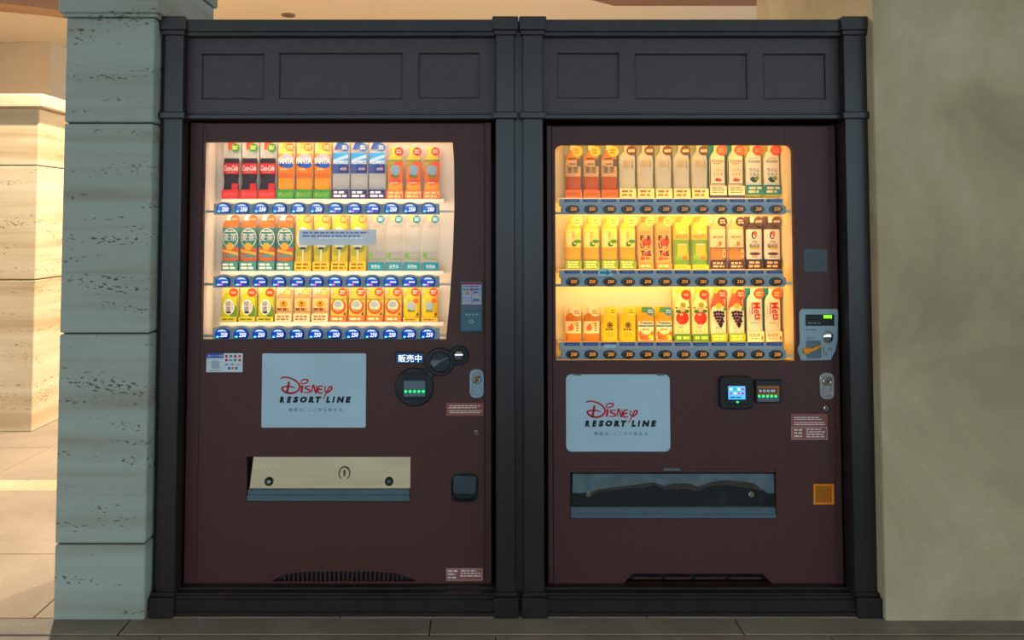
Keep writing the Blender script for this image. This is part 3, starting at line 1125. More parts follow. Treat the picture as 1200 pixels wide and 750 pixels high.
sr2(0, .90, 1, 1, K('a02838'))
for v in (0.0, .16, .30, .46):
    sr2(0, v, 0.5 if v in (.30, .46) else 1, v + .02, K('b03040'))
sr2(.49, 0, .51, .6, K('b03040'))
sr2(.18, .48, .36, .62, K('a8904a'))
sr2(.42, .62, .56, .74, K('a03a48'))
q.flat([(a2 + w_ * u, e0 + h_ * v) for u, v in ((.62, .42), (.78, .46), (.98, .34), (.98, .22), (.85, .28))], yq - 0.0006, K('d8a890'))
sr2(.56, .18, .9, .28, K('3870a0'))
q.greek(a2 + w_ * .05, a2 + w_ * .95, e0 + h_ * .78, e0 + h_ * .88, 1, yq - 0.0005, K('5a6488'))
q.greek(a2 + w_ * .05, a2 + w_ * .40, e0 + h_ * .63, e0 + h_ * .75, 1, yq - 0.0005, K('4a5478'))
q.greek(a2 + w_ * .58, a2 + w_ * .98, e0 + h_ * .50, e0 + h_ * .75, 2, yq - 0.0005, K('4a5478'))
q.build('instruction_card', rd)
q = MB()
a3, b3, f0, f1 = RECT(540.5, 364, 565, 387.5, YM)
q.box(a3, b3, YM - 0.015, YM - 0.010, f0, f1, pm('reader_pad', '3a6272', rough=0.25), 0.002)
for k in range(4):
    q.disc(a3 + (b3 - a3) * (.26 + .16 * k), f1 - 4 * s, 0.9 * s, YM - 0.0158, YM - 0.014, K('a8c4cc'), 8)
q.plate(ell((a3 + b3) / 2, f0 + 11 * s, 2.6 * s, 2.0 * s, 14), [ell((a3 + b3) / 2, f0 + 11 * s, 2.0 * s, 1.4 * s, 14)], YM - 0.0158, YM - 0.014, K('a8c4cc'))
q.build('touch_pad', rd)

# delivery slot with a steel flap
a, b, c0, c1 = RECT(289, 535, 481, 588, YM)
q = MB()
q.box(a - 0.01, b + 0.01, YM + 0.055, YM + 0.06, c0 - 0.01, c1 + 0.01, DARK)
q.box(a - 0.01, a - 0.0005, YM + 0.02, YM + 0.06, c0 - 0.01, c1 + 0.01, BLACK)
q.box(b + 0.0005, b + 0.01, YM + 0.02, YM + 0.06, c0 - 0.01, c1 + 0.01, BLACK)
q.box(a, b, YM + 0.02, YM + 0.06, c1 + 0.0005, c1 + 0.01, BLACK)
q.box(a, b, YM + 0.02, YM + 0.06, c0 - 0.01, c0 - 0.0005, BLACK)
q.build('slot_recess', vl)
zf0, zf1 = WZ(573.5, YM), WZ(537.5, YM)
xa0, xa1 = WX(294.5, 537, YM), WX(291.5, 573, YM)
q = MB()
y_t, y_b = YM + 0.034, YM + 0.012
v = [(xa1, y_b, zf0), (b - 0.002, y_b, zf0), (b - 0.002, y_t, zf1), (xa0, y_t, zf1)]
v += [(x, y + 0.006, z) for x, y, z in v]
q.add(v, [(0, 1, 2, 3), (7, 6, 5, 4), (0, 4, 5, 1), (1, 5, 6, 2), (2, 6, 7, 3), (3, 7, 4, 0)], STEEL)
q.box(xa0, b - 0.002, y_t - 0.006, y_t + 0.008, zf1 - 0.002, zf1 + 0.008, STEEL, 0.002)
fp = q.build('flap', vl)
for rx in (314, 455.5):
    cx, cz = W(rx, 565.5, YM)
    yy = y_b + 0.004
    q = MB()
    q.disc(cx, cz, 5.0 * s, yy - 0.008, yy + 0.004, BLACK, 18, b=0.002)
    q.disc(cx, cz, 2.2 * s, yy - 0.011, yy - 0.007, CHROME, 12, b=0.001)
    q.build('rivet', fp)
cx, cz = W(402.5, 556.5, YM)
q = MB()
yy = y_b + 0.0085
q.plate(ell(cx, cz, 7 * s, 8 * s), [ell(cx, cz, 5.6 * s, 6.6 * s)], yy - 0.002, yy + 0.004, STEEL, 0.0008)
q.plate(rr(cx - 1.2 * s, cx + 1.2 * s, cz - 3.5 * s, cz + 3.5 * s, s), [], yy - 0.002, yy + 0.004, STEEL)
q.build('push_emblem', fp)
q = MB()
zl0, zl1 = WZ(588, YM), WZ(574, YM)
q.box(a + 0.001, b - 0.001, YM - 0.002, YM + 0.03, zl0 + 0.001, WZ(580, YM), LIPM, 0.003)
q.box(a + 0.001, b - 0.001, YM + 0.006, YM + 0.03, WZ(581, YM), zl1, LIPM, 0.003)
q.build('slot_lip', vl)

# change return cup
a, b, c0, c1 = RECT(529, 555, 560, 588, YM)
q = MB()
q.plate(rr(a - 0.002, b + 0.002, c0 - 0.002, c1 + 0.002, 0.031, 5), [rr(a + 0.004, b - 0.004, c0 + 0.004, c1 - 0.004, 0.027, 5)], YM - 0.004, YM + 0.02, BLACK, 0.002)
q.box(a - 0.001, b + 0.001, YM + 0.024, YM + 0.028, c0, c1, BLACK2)
rc = q.build('change_return', vl)
q = MB()
q.plate(rr(a + 0.006, b - 0.006, c0 + 0.030, c1 - 0.007, 0.016, 5), [], YM - 0.002, YM + 0.008, pm('smoke_plastic', '3d4a50', rough=0.18), 0.004, 1)
q.build('return_door', rc)
# vent: dark cavity and ribs
q = MB()
a, b, c0, c1 = RECT(310, 668, 500, 684, YM)
q.box(a, b, YM + 0.023, YM + 0.027, c0 - 0.005, c1, DARK)
q.build('vent_cavity', vl)
vb = MB()
vb.box(-0.0028, 0.0028, 0, 0.012, 0, 0.040, BODY)
vm = vb.mesh('vent_rib')
for k in range(27):
    x = 333 + 5.3 * k
    X, Z = W(x, 682, YM)
    put('vent_rib', vm, (X, YM + 0.006, Z), vl)

# ------------------------------------------------------------------ the machine with black oval buttons
vr = empty('vending_machine', (WX(812, 700, YM), 0.44, 0), 'dark brown drinks vending machine with rows of black oval buttons and orange prices', 'vending machine')
a, b, c0, c1 = RECT(651, 170, 931, 423.5, YM)
win = rr(a, b, c0, c1, 0.028, 5)
i0 = [i for i, p in enumerate(win)]
win = [(x, z) if z > (c0 + c1) / 2 else (a if x < (a + b) / 2 else b, c0) for x, z in win]
w2 = []
for p in win:
    if not w2 or p != w2[-1]:
        w2.append(p)
win = w2 if w2[0] != w2[-1] else w2[:-1]
slotR = PT([(668, 608), (910, 608), (909, 549), (668, 549)], YM)
retR = PT([(953, 591), (977, 591), (977, 567), (953, 567)], YM)
ventR = PT([(730, 684), (742, 672), (893, 672), (905, 684)], YM)
MX = shell(vr, 641.5, 983.5, 147, 651 - 3.5, 976, win, [slotR, retR, ventR], [(670, 149, 169), (919, 149, 169)], LINER_Y)
_, _, _, wx0, wx1, wz0, wz1 = MX
lamps(vr, TUBE_R, (1.0, 0.52, 0.09), wx0, wx1,
      [(wz1 + 0.012, 0.7, 0), (WZ(236, 0.086), 0.6, 1), (WZ(247, 0.086), 1.1, 0), (WZ(320, 0.086), 0.8, 1), (WZ(332, 0.086), 1.1, 0), (WZ(405, 0.086), 0.7, 1)], 0.75)


def button_right():
    q = MB()
    u = S_R
    q.plate(ell(0, 0, 8.2 * u, 5.2 * u, 24), [], -0.005, 0.0, BLACK, 0.002)
    q.plate(ell(0, 0, 7.0 * u, 4.2 * u, 24), [ell(0, 0, 6.2 * u, 3.5 * u, 24)], -0.0075, -0.004, GREYD, 0.001)
    q.dome(0, 0, 6.2 * u, 3.5 * u, -0.0048, 0.0022, BLACK, 20, 3)
    q.text('250', 0.9 * u, 0.4 * u, 7.2 * u, 3.9 * u, -0.0078, DIGO, shear=0.15, bold=0.0)
    return q.mesh('selection_button')


BR = button_right()
tb = MB()
tb.box(-8.8 * S_R, 8.8 * S_R, -0.002, 0.0, -1.8 * S_R, 1.8 * S_R, TICK)
tb.greek(-6 * S_R, 7 * S_R, -1.0 * S_R, 1.0 * S_R, 1, -0.0024, TICKT)
TKM = tb.mesh('price_ticket')
rowsR = [(251.3, 240.3, 233.0, 245.3, 235.0), (336.0, 324.3, 316.5, 330.2, 318.7), (421.3, 409.0, 401.0, 415.3, 403.2)]
for ri, (yb, yt, yh, yc, yk) in enumerate(rowsR):
    q = MB()
    a, b, c0, c1 = RECT(657.5, yt, 921.5, yb, YR)
    q.plate(rr(a, b, c0, c1, 0.012, 4), [], YR, YR + 0.020, RAIL, 0.005, 1)
    rl = q.build('button_rail', vr)
    q = MB()
    a2, b2, d0, d1 = RECT(655.5, yh, 918, yt + 1.5, YR + 0.008)
    q.box(a2, b2, YR + 0.008, YR + 0.022, d0, d1, RAILT, 0.001)
    q.build('ticket_holder', rl)
    q = MB()
    q.box(wx0, a + 0.006, YR + 0.006, YR + 0.016, c0, c0 + 0.010, GREYP)
    q.build('rail_bracket', rl)
    MB().box(b - 0.006, wx1, YR + 0.006, YR + 0.016, c0 + 0.008, c0 + 0.018, LINER).build('rail_bracket', rl)
    for i in range(12):
        X, Z = W(671.0 + 21.63 * i + 0.15 * ri, yc, YR)
        put('selection_button', BR, (X, YR, Z), rl)
        X, Z = W(670.2 + 21.55 * i, yk, YR + 0.008)
        put('price_ticket', TKM, (X, YR + 0.0085, Z), rl)
shelfR = [232.0, 315.0, 399.5]
for y in shelfR:
    z = W(790, y, YD)[1]
    MB().box(wx0 + 0.02, wx1 - 0.035, YD - 0.024, YBK, z - 0.016, z, SHELF, 0.002).build('display_shelf', vr)
# arrow stickers on the ticket holders
q = MB()
xa, za = W(710, 319.5, YR)
q.plate(PT([(701.5, 315), (714, 315), (719, 323.5), (701.5, 323.5)], YR + 0.005), [], YR + 0.0035, YR + 0.0055, pm('arrow_pale', 'b8dce0', rough=0.4))
q.plate(PT([(703, 318), (710.5, 318), (710.5, 316), (716.5, 319.6), (710.5, 323), (710.5, 321), (703, 321)], YR + 0.003), [], YR + 0.0028, YR + 0.0040, K('1f8ea8'))
tag(q.build('arrow_sticker', vr), 'pale sticker with a teal arrow')
q = MB()
q.plate(PT([(708, 404), (722, 404), (722, 407.5), (708, 407.5)], YR + 0.005), [], YR + 0.0045, YR + 0.0085, pm('arrow_pale', 'b8dce0'))
q.build('arrow_sticker', vr)

sign(vr, 663, 438.5, 785, 529, 0.022, (657.8, 458.0), (677, 774))

# dark square plate
q = MB()
pxrect(q, 942, 291.5, 970, 319, YM - 0.003, YM + 0.001, pm('plate_dark', '232a30', rough=0.3), 0.001)
q.build('sensor_plate', vr)

# coin panel
q = MB()
op = PT([(935.5, 366), (938.5, 361.5), (979, 361.5), (980.7, 364), (980, 398), (977.5, 410), (971.5, 421.5), (937.5, 422), (936, 417), (934, 411), (934.5, 406), (936.5, 402)], YM)
q.plate(op, [], YM - 0.016, YM + 0.001, GREYP, 0.004, 1)
cp = q.build('coin_panel', vr)
q = MB()
a, b, c0, c1 = RECT(942, 368, 975.5, 381.2, YM)
q.box(a, b, YM - 0.018, YM - 0.014, c0, c1, BLACK2, 0.001)
for k in range(4):
    X, Z = W(966.2 + 2.5 * k, 371.2, YM - 0.018)
    q.plate(rr(X - 1.0 * s, X + 1.0 * s, Z - 1.8 * s, Z + 1.8 * s, 0.4 * s), [], YM - 0.0188, YM - 0.0175, LEDY)
q.greek(*[W(944, 379, YM)[0], W(960, 379, YM)[0]], WZ(379.8, YM), WZ(376, YM), 1, YM - 0.0186, GREYD)
q.build('display', cp)
cx, cz = W(968.7, 394.5, YM)
q = MB()
q.plate(ell(cx, cz, 8.2 * s, 8.8 * s), [ell(cx, cz, 6.6 * s, 7.2 * s)], YM - 0.020, YM - 0.012, GREYP, 0.003)
q.dome(cx, cz, 6.8 * s, 7.4 * s, YM - 0.014, 0.008, CHROME)
q.box(cx - 4.5 * s, cx + 3 * s, YM - 0.0225, YM - 0.018, cz - 0.003, cz - 0.0008, DARK)
q.build('coin_slot', cp)
q = MB()
a, b, c0, c1 = RECT(942.5, 398, 960.5, 419, YM)
q.plate(rr(a, b, c0, c1, 0.008), [], YM - 0.0175, YM - 0.013, GREYD, 0.001)
q.build('lever_bed', cp)
q = MB()
q.plate(PT([(938.3, 410), (940, 407), (944.5, 406.5), (949, 407.5), (954, 404.5), (958.5, 403.3), (959.5, 405), (956, 407), (951, 410), (946.5, 411.5), (944, 414), (940, 413.5)], YM), [], YM - 0.030, YM - 0.015, K('f09818'), 0.004, 1)
q.build('return_lever', cp)
q = MB()
yq = YM - 0.0164
for px_, py_, ww, hh in ((950, 386, 15, 2.2), (949, 395.3, 13, 1.6), (948, 420.3, 12, 1.0)):
    X, Z = W(px_, py_, YM)
    q.greek(X - ww / 2 * s, X + ww / 2 * s, Z - hh / 2 * s, Z + hh / 2 * s, 1, yq, K('46545c'))
for px_, py_ in ((971, 409), (965.5, 415)):
    X, Z = W(px_, py_, YM)
    q.ribbon([(X - 1.6 * s, Z - 2 * s), (X - 1.6 * s, Z + 1 * s), (X, Z + 2 * s), (X + 1.6 * s, Z + 1 * s), (X + 1.6 * s, Z - 2 * s)], 0.8 * s, yq, K('46545c'), taper=False)
X, Z = W(963, 409, YM)
q.ribbon([(X, Z + 3 * s), (X, Z - 3 * s)], 0.9 * s, yq, K('2c363c'), taper=False)
q.build('panel_print', cp)

# e-money reader
q = MB()
a, b, c0, c1 = RECT(842, 440, 880.5, 478.7, YM)
q.plate(rr(a, b, c0, c1, 0.020, 4), [], YM - 0.022, YM + 0.001, BLACK2, 0.006, 1)
er = q.build('payment_reader', vr)
q = MB()
a, b, c0, c1 = RECT(851, 449, 876, 473.5, YM - 0.02)
q.plate(rr(a, b, c0, c1, 0.008), [], YM - 0.026, YM - 0.02, BLACK, 0.002)
q.build('bezel', er)
q = MB()
yq = YM - 0.0272
a, b, c0, c1 = RECT(853.5, 452.5, 873.3, 468, YM - 0.026)
q.box(a, b, yq, YM - 0.0255, c0, c1, SCRB)
for k, cc in enumerate(('f4f8ff', '30a060', 'f4f8ff', 'e03050', 'd03080', 'f4f8ff', 'e06030', 'c03060')):
    X = a + (b - a) * (.16 + .23 * (k % 4))
    Z = c0 + (c1 - c0) * (.78 - .32 * (k // 4))
    q.flat(ell(X, Z, 1.6 * s, 1.5 * s, 10), yq - 0.0004, pm('screen_icon_' + cc, cc, emit=0.7))
q.greek(a + (b - a) * .08, b - (b - a) * .05, c0 + (c1 - c0) * .06, c0 + (c1 - c0) * .24, 1, yq - 0.0004, SCRN)
q.build('screen', er)
q = MB()
X, Z = W(864.3, 471.2, YM - 0.026)
q.disc(X, Z, 1.6 * s, YM - 0.0275, YM - 0.025, LEDG, 12, rz=1.0 * s)
q.build('led', er)

# note acceptor
q = MB()
a, b, c0, c1 = RECT(884, 444.3, 914, 471.3, YM)
q.box(a, b, YM - 0.018, YM + 0.001, c0, c1, BLACK, 0.003)
na = q.build('note_acceptor', vr)
q = MB()
yq = YM - 0.0195
a2, b2, e0, e1 = RECT(885.7, 451, 911, 462, YM)
q.box(a2, b2, yq, YM - 0.017, e0, e1, K('a8642c'))
a3, b3, g0, g1 = RECT(886, 454.3, 908, 459.3, YM)
q.box(a3, b3, yq - 0.0008, yq + 0.001, g0, g1, K('2a3034'))
q.greek(a3 + 0.003, b3 - 0.002, g0 + 0.003, g1 - 0.003, 1, yq - 0.0014, K('c8d0d4'), 0.9)
q.build('price_plate', na)
q = MB()
a4, b4, h0, h1 = RECT(885.7, 462, 911, 469.5, YM)
q.box(a4, b4, yq, YM - 0.017, h0, h1, GREYD, 0.001)
for k in range(5):
    q.disc(a4 + (b4 - a4) * (.08 + .19 * k), WZ(463, YM), 1.4 * s, yq - 0.002, yq + 0.001, LEDG, 10)
q.build('note_slot', na)

lock(vr, 960, 436, 977, 468, (968.5, 446.5), pm('satin_steel', 'a4a29c', rough=0.28, metal=0.8))
screw(vr, 968, 478.3)
sticker(vr, 927, 485, 969.5, 515.3, [(0.04, 0.76, 0.96, 0.9, 2), (0.05, 0.56, 0.95, 0.70, 2), (0.07, 0.08, 0.32, 0.45, 3), (0.40, 0.08, 0.95, 0.45, 4)], outline=(0.01, 0.02, 0.99, 0.49))

# delivery slot with a clear flap
a, b, c0, c1 = RECT(668, 549, 909.5, 608, YM)
q = MB()
q.box(a - 0.01, b + 0.01, YM + 0.16, YM + 0.165, c0 - 0.01, c1 + 0.01, BLACK)
q.box(a - 0.01, a - 0.0005, YM + 0.022, YM + 0.16, c0 - 0.01, c1 + 0.01, BLACK)
q.box(b + 0.0005, b + 0.01, YM + 0.022, YM + 0.16, c0 - 0.01, c1 + 0.01, BLACK)
q.box(a, b, YM + 0.022, YM + 0.16, c1 + 0.0005, c1 + 0.01, BLACK)
q.box(a, b, YM + 0.022, YM + 0.16, c0 - 0.01, c0 - 0.0005, LIPM)
q.build('slot_recess', vr)
xd = WX(846, 585, YM + 0.1)
MB().box(xd - 0.016, xd + 0.016, YM + 0.08, YM + 0.16, c0, WZ(576, YM + 0.1), GREYD, 0.003).build('slot_divider', vr)
zf0, zf1 = WZ(595, YM), WZ(554, YM)
q = MB()
y_t, y_b = YM + 0.020, YM + 0.012
v = [(a + 0.004, y_b, zf0), (b - 0.004, y_b, zf0), (b - 0.004, y_t, zf1), (a + 0.004, y_t, zf1)]
v += [(x, y + 0.004, z) for x, y, z in v]
q.add(v, [(0, 1, 2, 3), (7, 6, 5, 4), (0, 4, 5, 1), (1, 5, 6, 2), (2, 6, 7, 3), (3, 7, 4, 0)], FLAPG)
fp = q.build('flap', vr)
# scuffed upper half of the flap, uneven lower edge
edge = [(671, 577), (680, 578), (692, 576), (702, 573), (716, 571), (735, 569), (755, 566), (766, 565), (778, 569), (790, 566), (806, 566), (818, 570), (832, 565), (850, 562), (868, 564), (884, 566), (892, 573), (900, 578), (907, 578)]
MB().plate(PT(edge + [(907, 555), (671, 555)], YM + 0.012), [], YM + 0.0095, YM + 0.0115, pm('flap_frost', '566469', rough=0.5, var=0.25, scale=18)).build('frosted_band', fp)
MB().plate(PT([(x, y + 5 + 2 * math.sin(x * .4)) for x, y in edge[2:-2]] + [(x, y - 1) for x, y in edge[2:-2]][::-1], YM + 0.012), [], YM + 0.0097, YM + 0.0117, pm('flap_stain', '2f2419', rough=0.6, var=0.4, scale=25)).build('stain_band', fp)
for rx in (690, 881.5):
    cx, cz = W(rx, 580.5, YM)
    MB().disc(cx, cz, 3.4 * s, YM + 0.006, YM + 0.016, CHROME, 14, b=0.002).build('rivet', fp)
q = MB()
q.box(a + 0.0005, b - 0.0005, YM + 0.001, YM + 0.03, WZ(554, YM), c1 - 0.0005, BODY, 0.002)
q.box(WX(778, 551, YM), WX(797, 551, YM), YM - 0.002, YM + 0.01, WZ(551.5, YM), WZ(548.5, YM), GREYD, 0.001)
q.build('flap_hinge', vr)
q = MB()
q.box(a + 0.001, b - 0.001, YM - 0.003, YM + 0.03, c0 + 0.001, WZ(602, YM), LIPM, 0.003)
q.box(a + 0.001, b - 0.001, YM + 0.003, YM + 0.03, WZ(603, YM), WZ(595, YM), LIPM, 0.003)
q.build('slot_lip', vr)

# orange change return
a, b, c0, c1 = RECT(953, 567, 977, 591, YM)
q = MB()
q.plate([(a, c0), (b, c0), (b, c1), (a, c1)], [rr(a + 0.007, b - 0.007, c0 + 0.007, c1 - 0.007, 0.004)], YM - 0.006, YM + 0.02, pm('orange_plastic', 'f08a10', rough=0.3), 0.002)
q.box(a, b, YM + 0.05, YM + 0.054, c0, c1, BLACK2)
rc = q.build('change_return', vr)
MB().plate(rr(a + 0.006, b - 0.006, c0 + 0.006, c1 - 0.006, 0.004), [], YM + 0.002, YM + 0.006, ORG_G).build('return_door', rc)
q = MB()
a, b, c0, c1 = RECT(728, 670, 907, 686, YM)
q.box(a, b, YM + 0.05, YM + 0.054, c0 - 0.005, c1, DARK)
q.build('vent_cavity', vr)
for k, (x0_, x1_) in enumerate(((743, 775), (780, 810), (815, 850), (855, 892))):
    q = MB()
    pxrect(q, x0_, 676.5, x1_, 679, YM + 0.010, YM + 0.02, BODY, 0.001)
    q.build('vent_rib', vr)

# ================================================================== drink samples
KD = 0.34     # samples are shallow: depth of the rounded front against half the width


class Sample:
    def __init__(s, name, label, group, H, prof):
        s.name, s.label, s.group, s.H, s.prof = name, label, group, H, prof
        s.mb = {}
        s.kz = 0
        s.order = []

    def M(s, part):
        if part not in s.mb:
            s.mb[part] = MB()
        return s.mb[part]

    def r(s, z):
        P = s.prof
        if z <= P[0][0]: return P[0][1]
        for (a, ra), (b, rb) in zip(P[:-1], P[1:]):
            if a <= z <= b:
                return ra + (rb - ra) * (z - a) / max(1e-6, b - a)
        return P[-1][1]

    def surf(s, lift):
        def f(x, z):
            R = s.r(z / S_D) * S_D
            t = min(0.98, abs(x) / max(1e-6, R))
            return -KD * R * math.sqrt(1 - t * t) - lift
        return f

    def zone(s, part, z0, z1, mat, grow=0.0):
        mat = K(mat) if isinstance(mat, str) else mat
        zs = sorted({z0, z1} | {z for z, _ in s.prof if z0 < z < z1})
        n = 18
        v, f = [], []
        for z in zs:
            R = (s.r(z) + grow) * S_D
            for i in range(n):
                t = 2 * math.pi * i / n
                v.append((R * math.cos(t), R * KD * math.sin(t), z * S_D))
        for k in range(len(zs) - 1):
            for i in range(n):
                f.append((k * n + i, k * n + (i + 1) % n, (k + 1) * n + (i + 1) % n, (k + 1) * n + i))
        m = s.M(part)
        m.add(v, f, mat, True)
        m.add([v[i] for i in range(n)], [list(range(n))[::-1]], mat)
        m.add([v[-n + i] for i in range(n)], [list(range(n))], mat)
        return s

    def lift(s):
        s.kz += 1
        return (0.22 + 0.07 * s.kz) * S_D

    def rect(s, x0, x1, z0, z1, mat, part='label', slant=0.0):
        f = s.surf(s.lift())
        n = 6
        v = []
        for k in range(4):
            for i in range(n + 1):
                x = (x0 + (x1 - x0) * i / n) * S_D
                z = (z0 + (z1 - z0) * k / 3 + slant * (i / n - .5)) * S_D
                v.append((x, f(x, z), z))
        fc = [(k * (n + 1) + i, k * (n + 1) + i + 1, (k + 1) * (n + 1) + i + 1, (k + 1) * (n + 1) + i) for k in range(3) for i in range(n)]
        s.M(part).add(v, fc, K(mat) if isinstance(mat, str) else mat)
        return s

    def oval(s, cx, cz, rx, rz, mat, part='label', inner=0.0):
        f = s.surf(s.lift())
        n, rings = 18, 3
        v, fc = [], []
        for k in range(rings + 1):
            q = inner + (1 - inner) * k / rings
            for i in range(n):
                t = 2 * math.pi * i / n
                x, z = (cx + rx * q * math.cos(t)) * S_D, (cz + rz * q * math.sin(t)) * S_D
                v.append((x, f(x, z), z))
        for k in range(rings):
            for i in range(n):
                fc.append((k * n + i, k * n + (i + 1) % n, (k + 1) * n + (i + 1) % n, (k + 1) * n + i))
        s.M(part).add(v, fc, K(mat) if isinstance(mat, str) else mat)
        return s

    def text(s, txt, cx, cz, w_, h_, mat, part='label', shear=0.0, bold=0.0, rot=0.0):
        """lettering cut into narrow strips so that it follows the round front"""
        import bmesh
        v, f = text_geo(txt, shear, bold)
        c_, n_ = math.cos(rot), math.sin(rot)
        bm = bmesh.new()
        vv = [bm.verts.new(((cx + a * w_ * c_ - b * h_ * n_) * S_D, 0, (cz + a * w_ * n_ + b * h_ * c_) * S_D)) for a, b in v]
        for q in f:
            try:
                bm.faces.new([vv[i] for i in q])
            except ValueError:
                pass
        for k in range(-7, 8):
            bmesh.ops.bisect_plane(bm, geom=bm.verts[:] + bm.edges[:] + bm.faces[:], plane_co=(k * 1.25 * S_D, 0, 0), plane_no=(1, 0, 0))
        bm.verts.index_update()
        g_ = s.surf(s.lift() + 0.12 * S_D)
        s.M(part).add([(q.co.x, g_(q.co.x, q.co.z), q.co.z) for q in bm.verts], [[q.index for q in fc.verts] for fc in bm.faces], K(mat))
        bm.free()
        return s

    def lines(s, x0, x1, z0, z1, rows, mat, part='label', fill=0.5):
        f = s.surf(s.lift() + 0.05 * S_D)
        m = s.M(part)
        h = (z1 - z0) / rows
        for r in range(rows):
            x = x0
            zc = z1 - (r + .5) * h
            xe = x1 - random.uniform(0, .15) * (x1 - x0)
            while x < xe:
                w_ = random.uniform(.8, 1.6) * h
                e = min(x + w_, xe)
                v = [(a * S_D, f(a * S_D, b * S_D), b * S_D) for a, b in ((x, zc - h * fill / 2), (e, zc - h * fill / 2), (e, zc + h * fill / 2), (x, zc + h * fill / 2))]
                m.add(v, [(0, 1, 2, 3)], K(mat))
                x = e + .3 * h
        return s

    # flat pieces
    def card(s, w_, z0, z1, mat):
        y = KD * 9.6 * S_D
        s.M('backing_card').box(-w_ / 2 * S_D, w_ / 2 * S_D, y, y + 0.6 * S_D, z0 * S_D, z1 * S_D, K(mat))
        return s

    def caption(s, w_, z0, z1, mat, txt=None, tmat='f4efe6', tw=None, th=None, lines=0, frame=None, r=0.0, x=0.0):
        y = -KD * 9.6 * S_D
        m = s.M('caption_card')
        a, b, c_, d_ = (x - w_ / 2) * S_D, (x + w_ / 2) * S_D, z0 * S_D, z1 * S_D
        m.plate(rr(a, b, c_, d_, max(r, 0.15) * S_D, 3), [], y - 1.0 * S_D, y + 0.8 * S_D, K(mat))
        y -= 1.08 * S_D
        if frame:
            l = .5 * S_D
            a_, b_, e_, g_ = a + .8 * S_D, b - .8 * S_D, c_ + .8 * S_D, d_ - .8 * S_D
            for q_ in ((a_, b_, e_, e_ + l), (a_, b_, g_ - l, g_), (a_, a_ + l, e_, g_), (b_ - l, b_, e_, g_)):
                m.flat([(q_[0], q_[2]), (q_[1], q_[2]), (q_[1], q_[3]), (q_[0], q_[3])], y, K(frame))
        if txt:
            m.text(txt, x * S_D, (z0 + z1) / 2 * S_D, (tw or w_ * .8) * S_D, (th or (z1 - z0) * .5) * S_D, y - .1 * S_D, K(tmat))
        if lines:
            m.greek(a + 1.8 * S_D, b - 1.6 * S_D, c_ + 1.2 * S_D, d_ - 1.2 * S_D, lines, y - .1 * S_D, K(tmat), .6)
        return s

    def badge(s, cx, cz, r, mat, txt=None, tmat='fff2dc', rows=2, th=2.4):
        y = -KD * 4.2 * S_D
        m = s.M('badge')
        m.plate(ell(cx * S_D, cz * S_D, r * S_D, r * S_D, 22), [], y - 1.3 * S_D, y + 0.5 * S_D, K(mat), 0.15 * S_D)
        y -= 1.4 * S_D
        if txt:
            m.text(txt, cx * S_D, cz * S_D, r * 1.4 * S_D, th * S_D, y, K(tmat), bold=0.03)
        elif rows:
            m.greek((cx - r * .62) * S_D, (cx + r * .75) * S_D, (cz - r * .5) * S_D, (cz + r * .5) * S_D, rows, y, K(tmat), .55)
        return s

    def done(s):
        s.me = {k: m.mesh(k) for k, m in s.mb.items()}
        return s

    def place(s, px, py):
        X, Z = W(px, py, YD)
        t = empty('display_bottle', (X, YD, Z), s.label, 'bottle', s.group)
        for k, me in s.me.items():
            put(k, me, (X, YD, Z), t)
        return t


def pet(H, r=9.2, sh=0.70, nk=0.885, n=4.0, waist=None):
    P = [(0, r * .94), (1.2, r)]
    if waist:
        P += [(H * waist[0], r), (H * waist[1], r * .88), (H * waist[2], r)]
    P += [(H * sh, r), (H * (sh + .06), r * .93), (H * (sh + .12), r * .72), (H * nk - .8, n * 1.08), (H * nk, n), (H, n)]
    return P


SP = {}
g = 'samples in the machine with blue domed buttons'
g2 = 'samples in the machine with black oval buttons'

s_ = Sample('cola', 'dark cola bottle sample with a red label, red cap and red caption', 'cola bottle samples', 66, pet(66, 9.2, .66, .88, 4.2, (.18, .32, .42)))
s_.zone('body', 0, 47.5, '2e1210').zone('body', 47.5, 58, PETC).zone('cap', 58, 66, 'f0401c').zone('label', 29, 41.5, 'dc1c18', .15)
s_.text('Coca-Cola', 0, 36, 16, 6.4, 'fff4ea', shear=.45, bold=.02).lines(-5, 6, 30.2, 32, 1, 'f0a890')
s_.rect(1.5, 8.4, 10, 18, 'd8281c', 'label')
s_.caption(19.6, 0, 10.5, 'e0241a', 'コカ・コーラ', 'ffb8a0', 15, 3.6).badge(4.6, 60, 5.0, '3a8a34', None, 'd8e060').card(20, 2, 66, 'cfd6cc')
SP['cola'] = s_.done()

s_ = Sample('orange_soda', 'orange soda bottle sample with white lettering on a blue splash and green caption', 'orange soda bottle samples', 66, pet(66, 9.4, .74, .88, 4.2, (.30, .38, .46)))
s_.zone('body', 0, 28, 'ffa012').zone('body', 53, 59, 'ffd060').zone('cap', 59, 66, 'ffb838').zone('label', 28, 53, 'ff8c14', .1)
s_.oval(1, 47, 8.6, 6, 'f5b0c0').rect(-9, 9, 24, 30, 'e8700c').oval(0, 40.5, 9, 3.4, '1840a8').oval(3, 39, 6, 3, '2060c8')
s_.text('FANTA', 0, 44.5, 18.4, 7.2, 'fffaf0', bold=.05).lines(-6, 4, 33, 36, 1, 'ffe8b0')
s_.caption(19.6, 0, 10.5, '2f9a34', 'オレンジ', 'ffb060', 16, 5.0).badge(4.6, 60.5, 4.8, 'f47a30', None, 'ffd8a0').card(20, 2, 66, 'ffe6a0')
SP['fanta'] = s_.done()

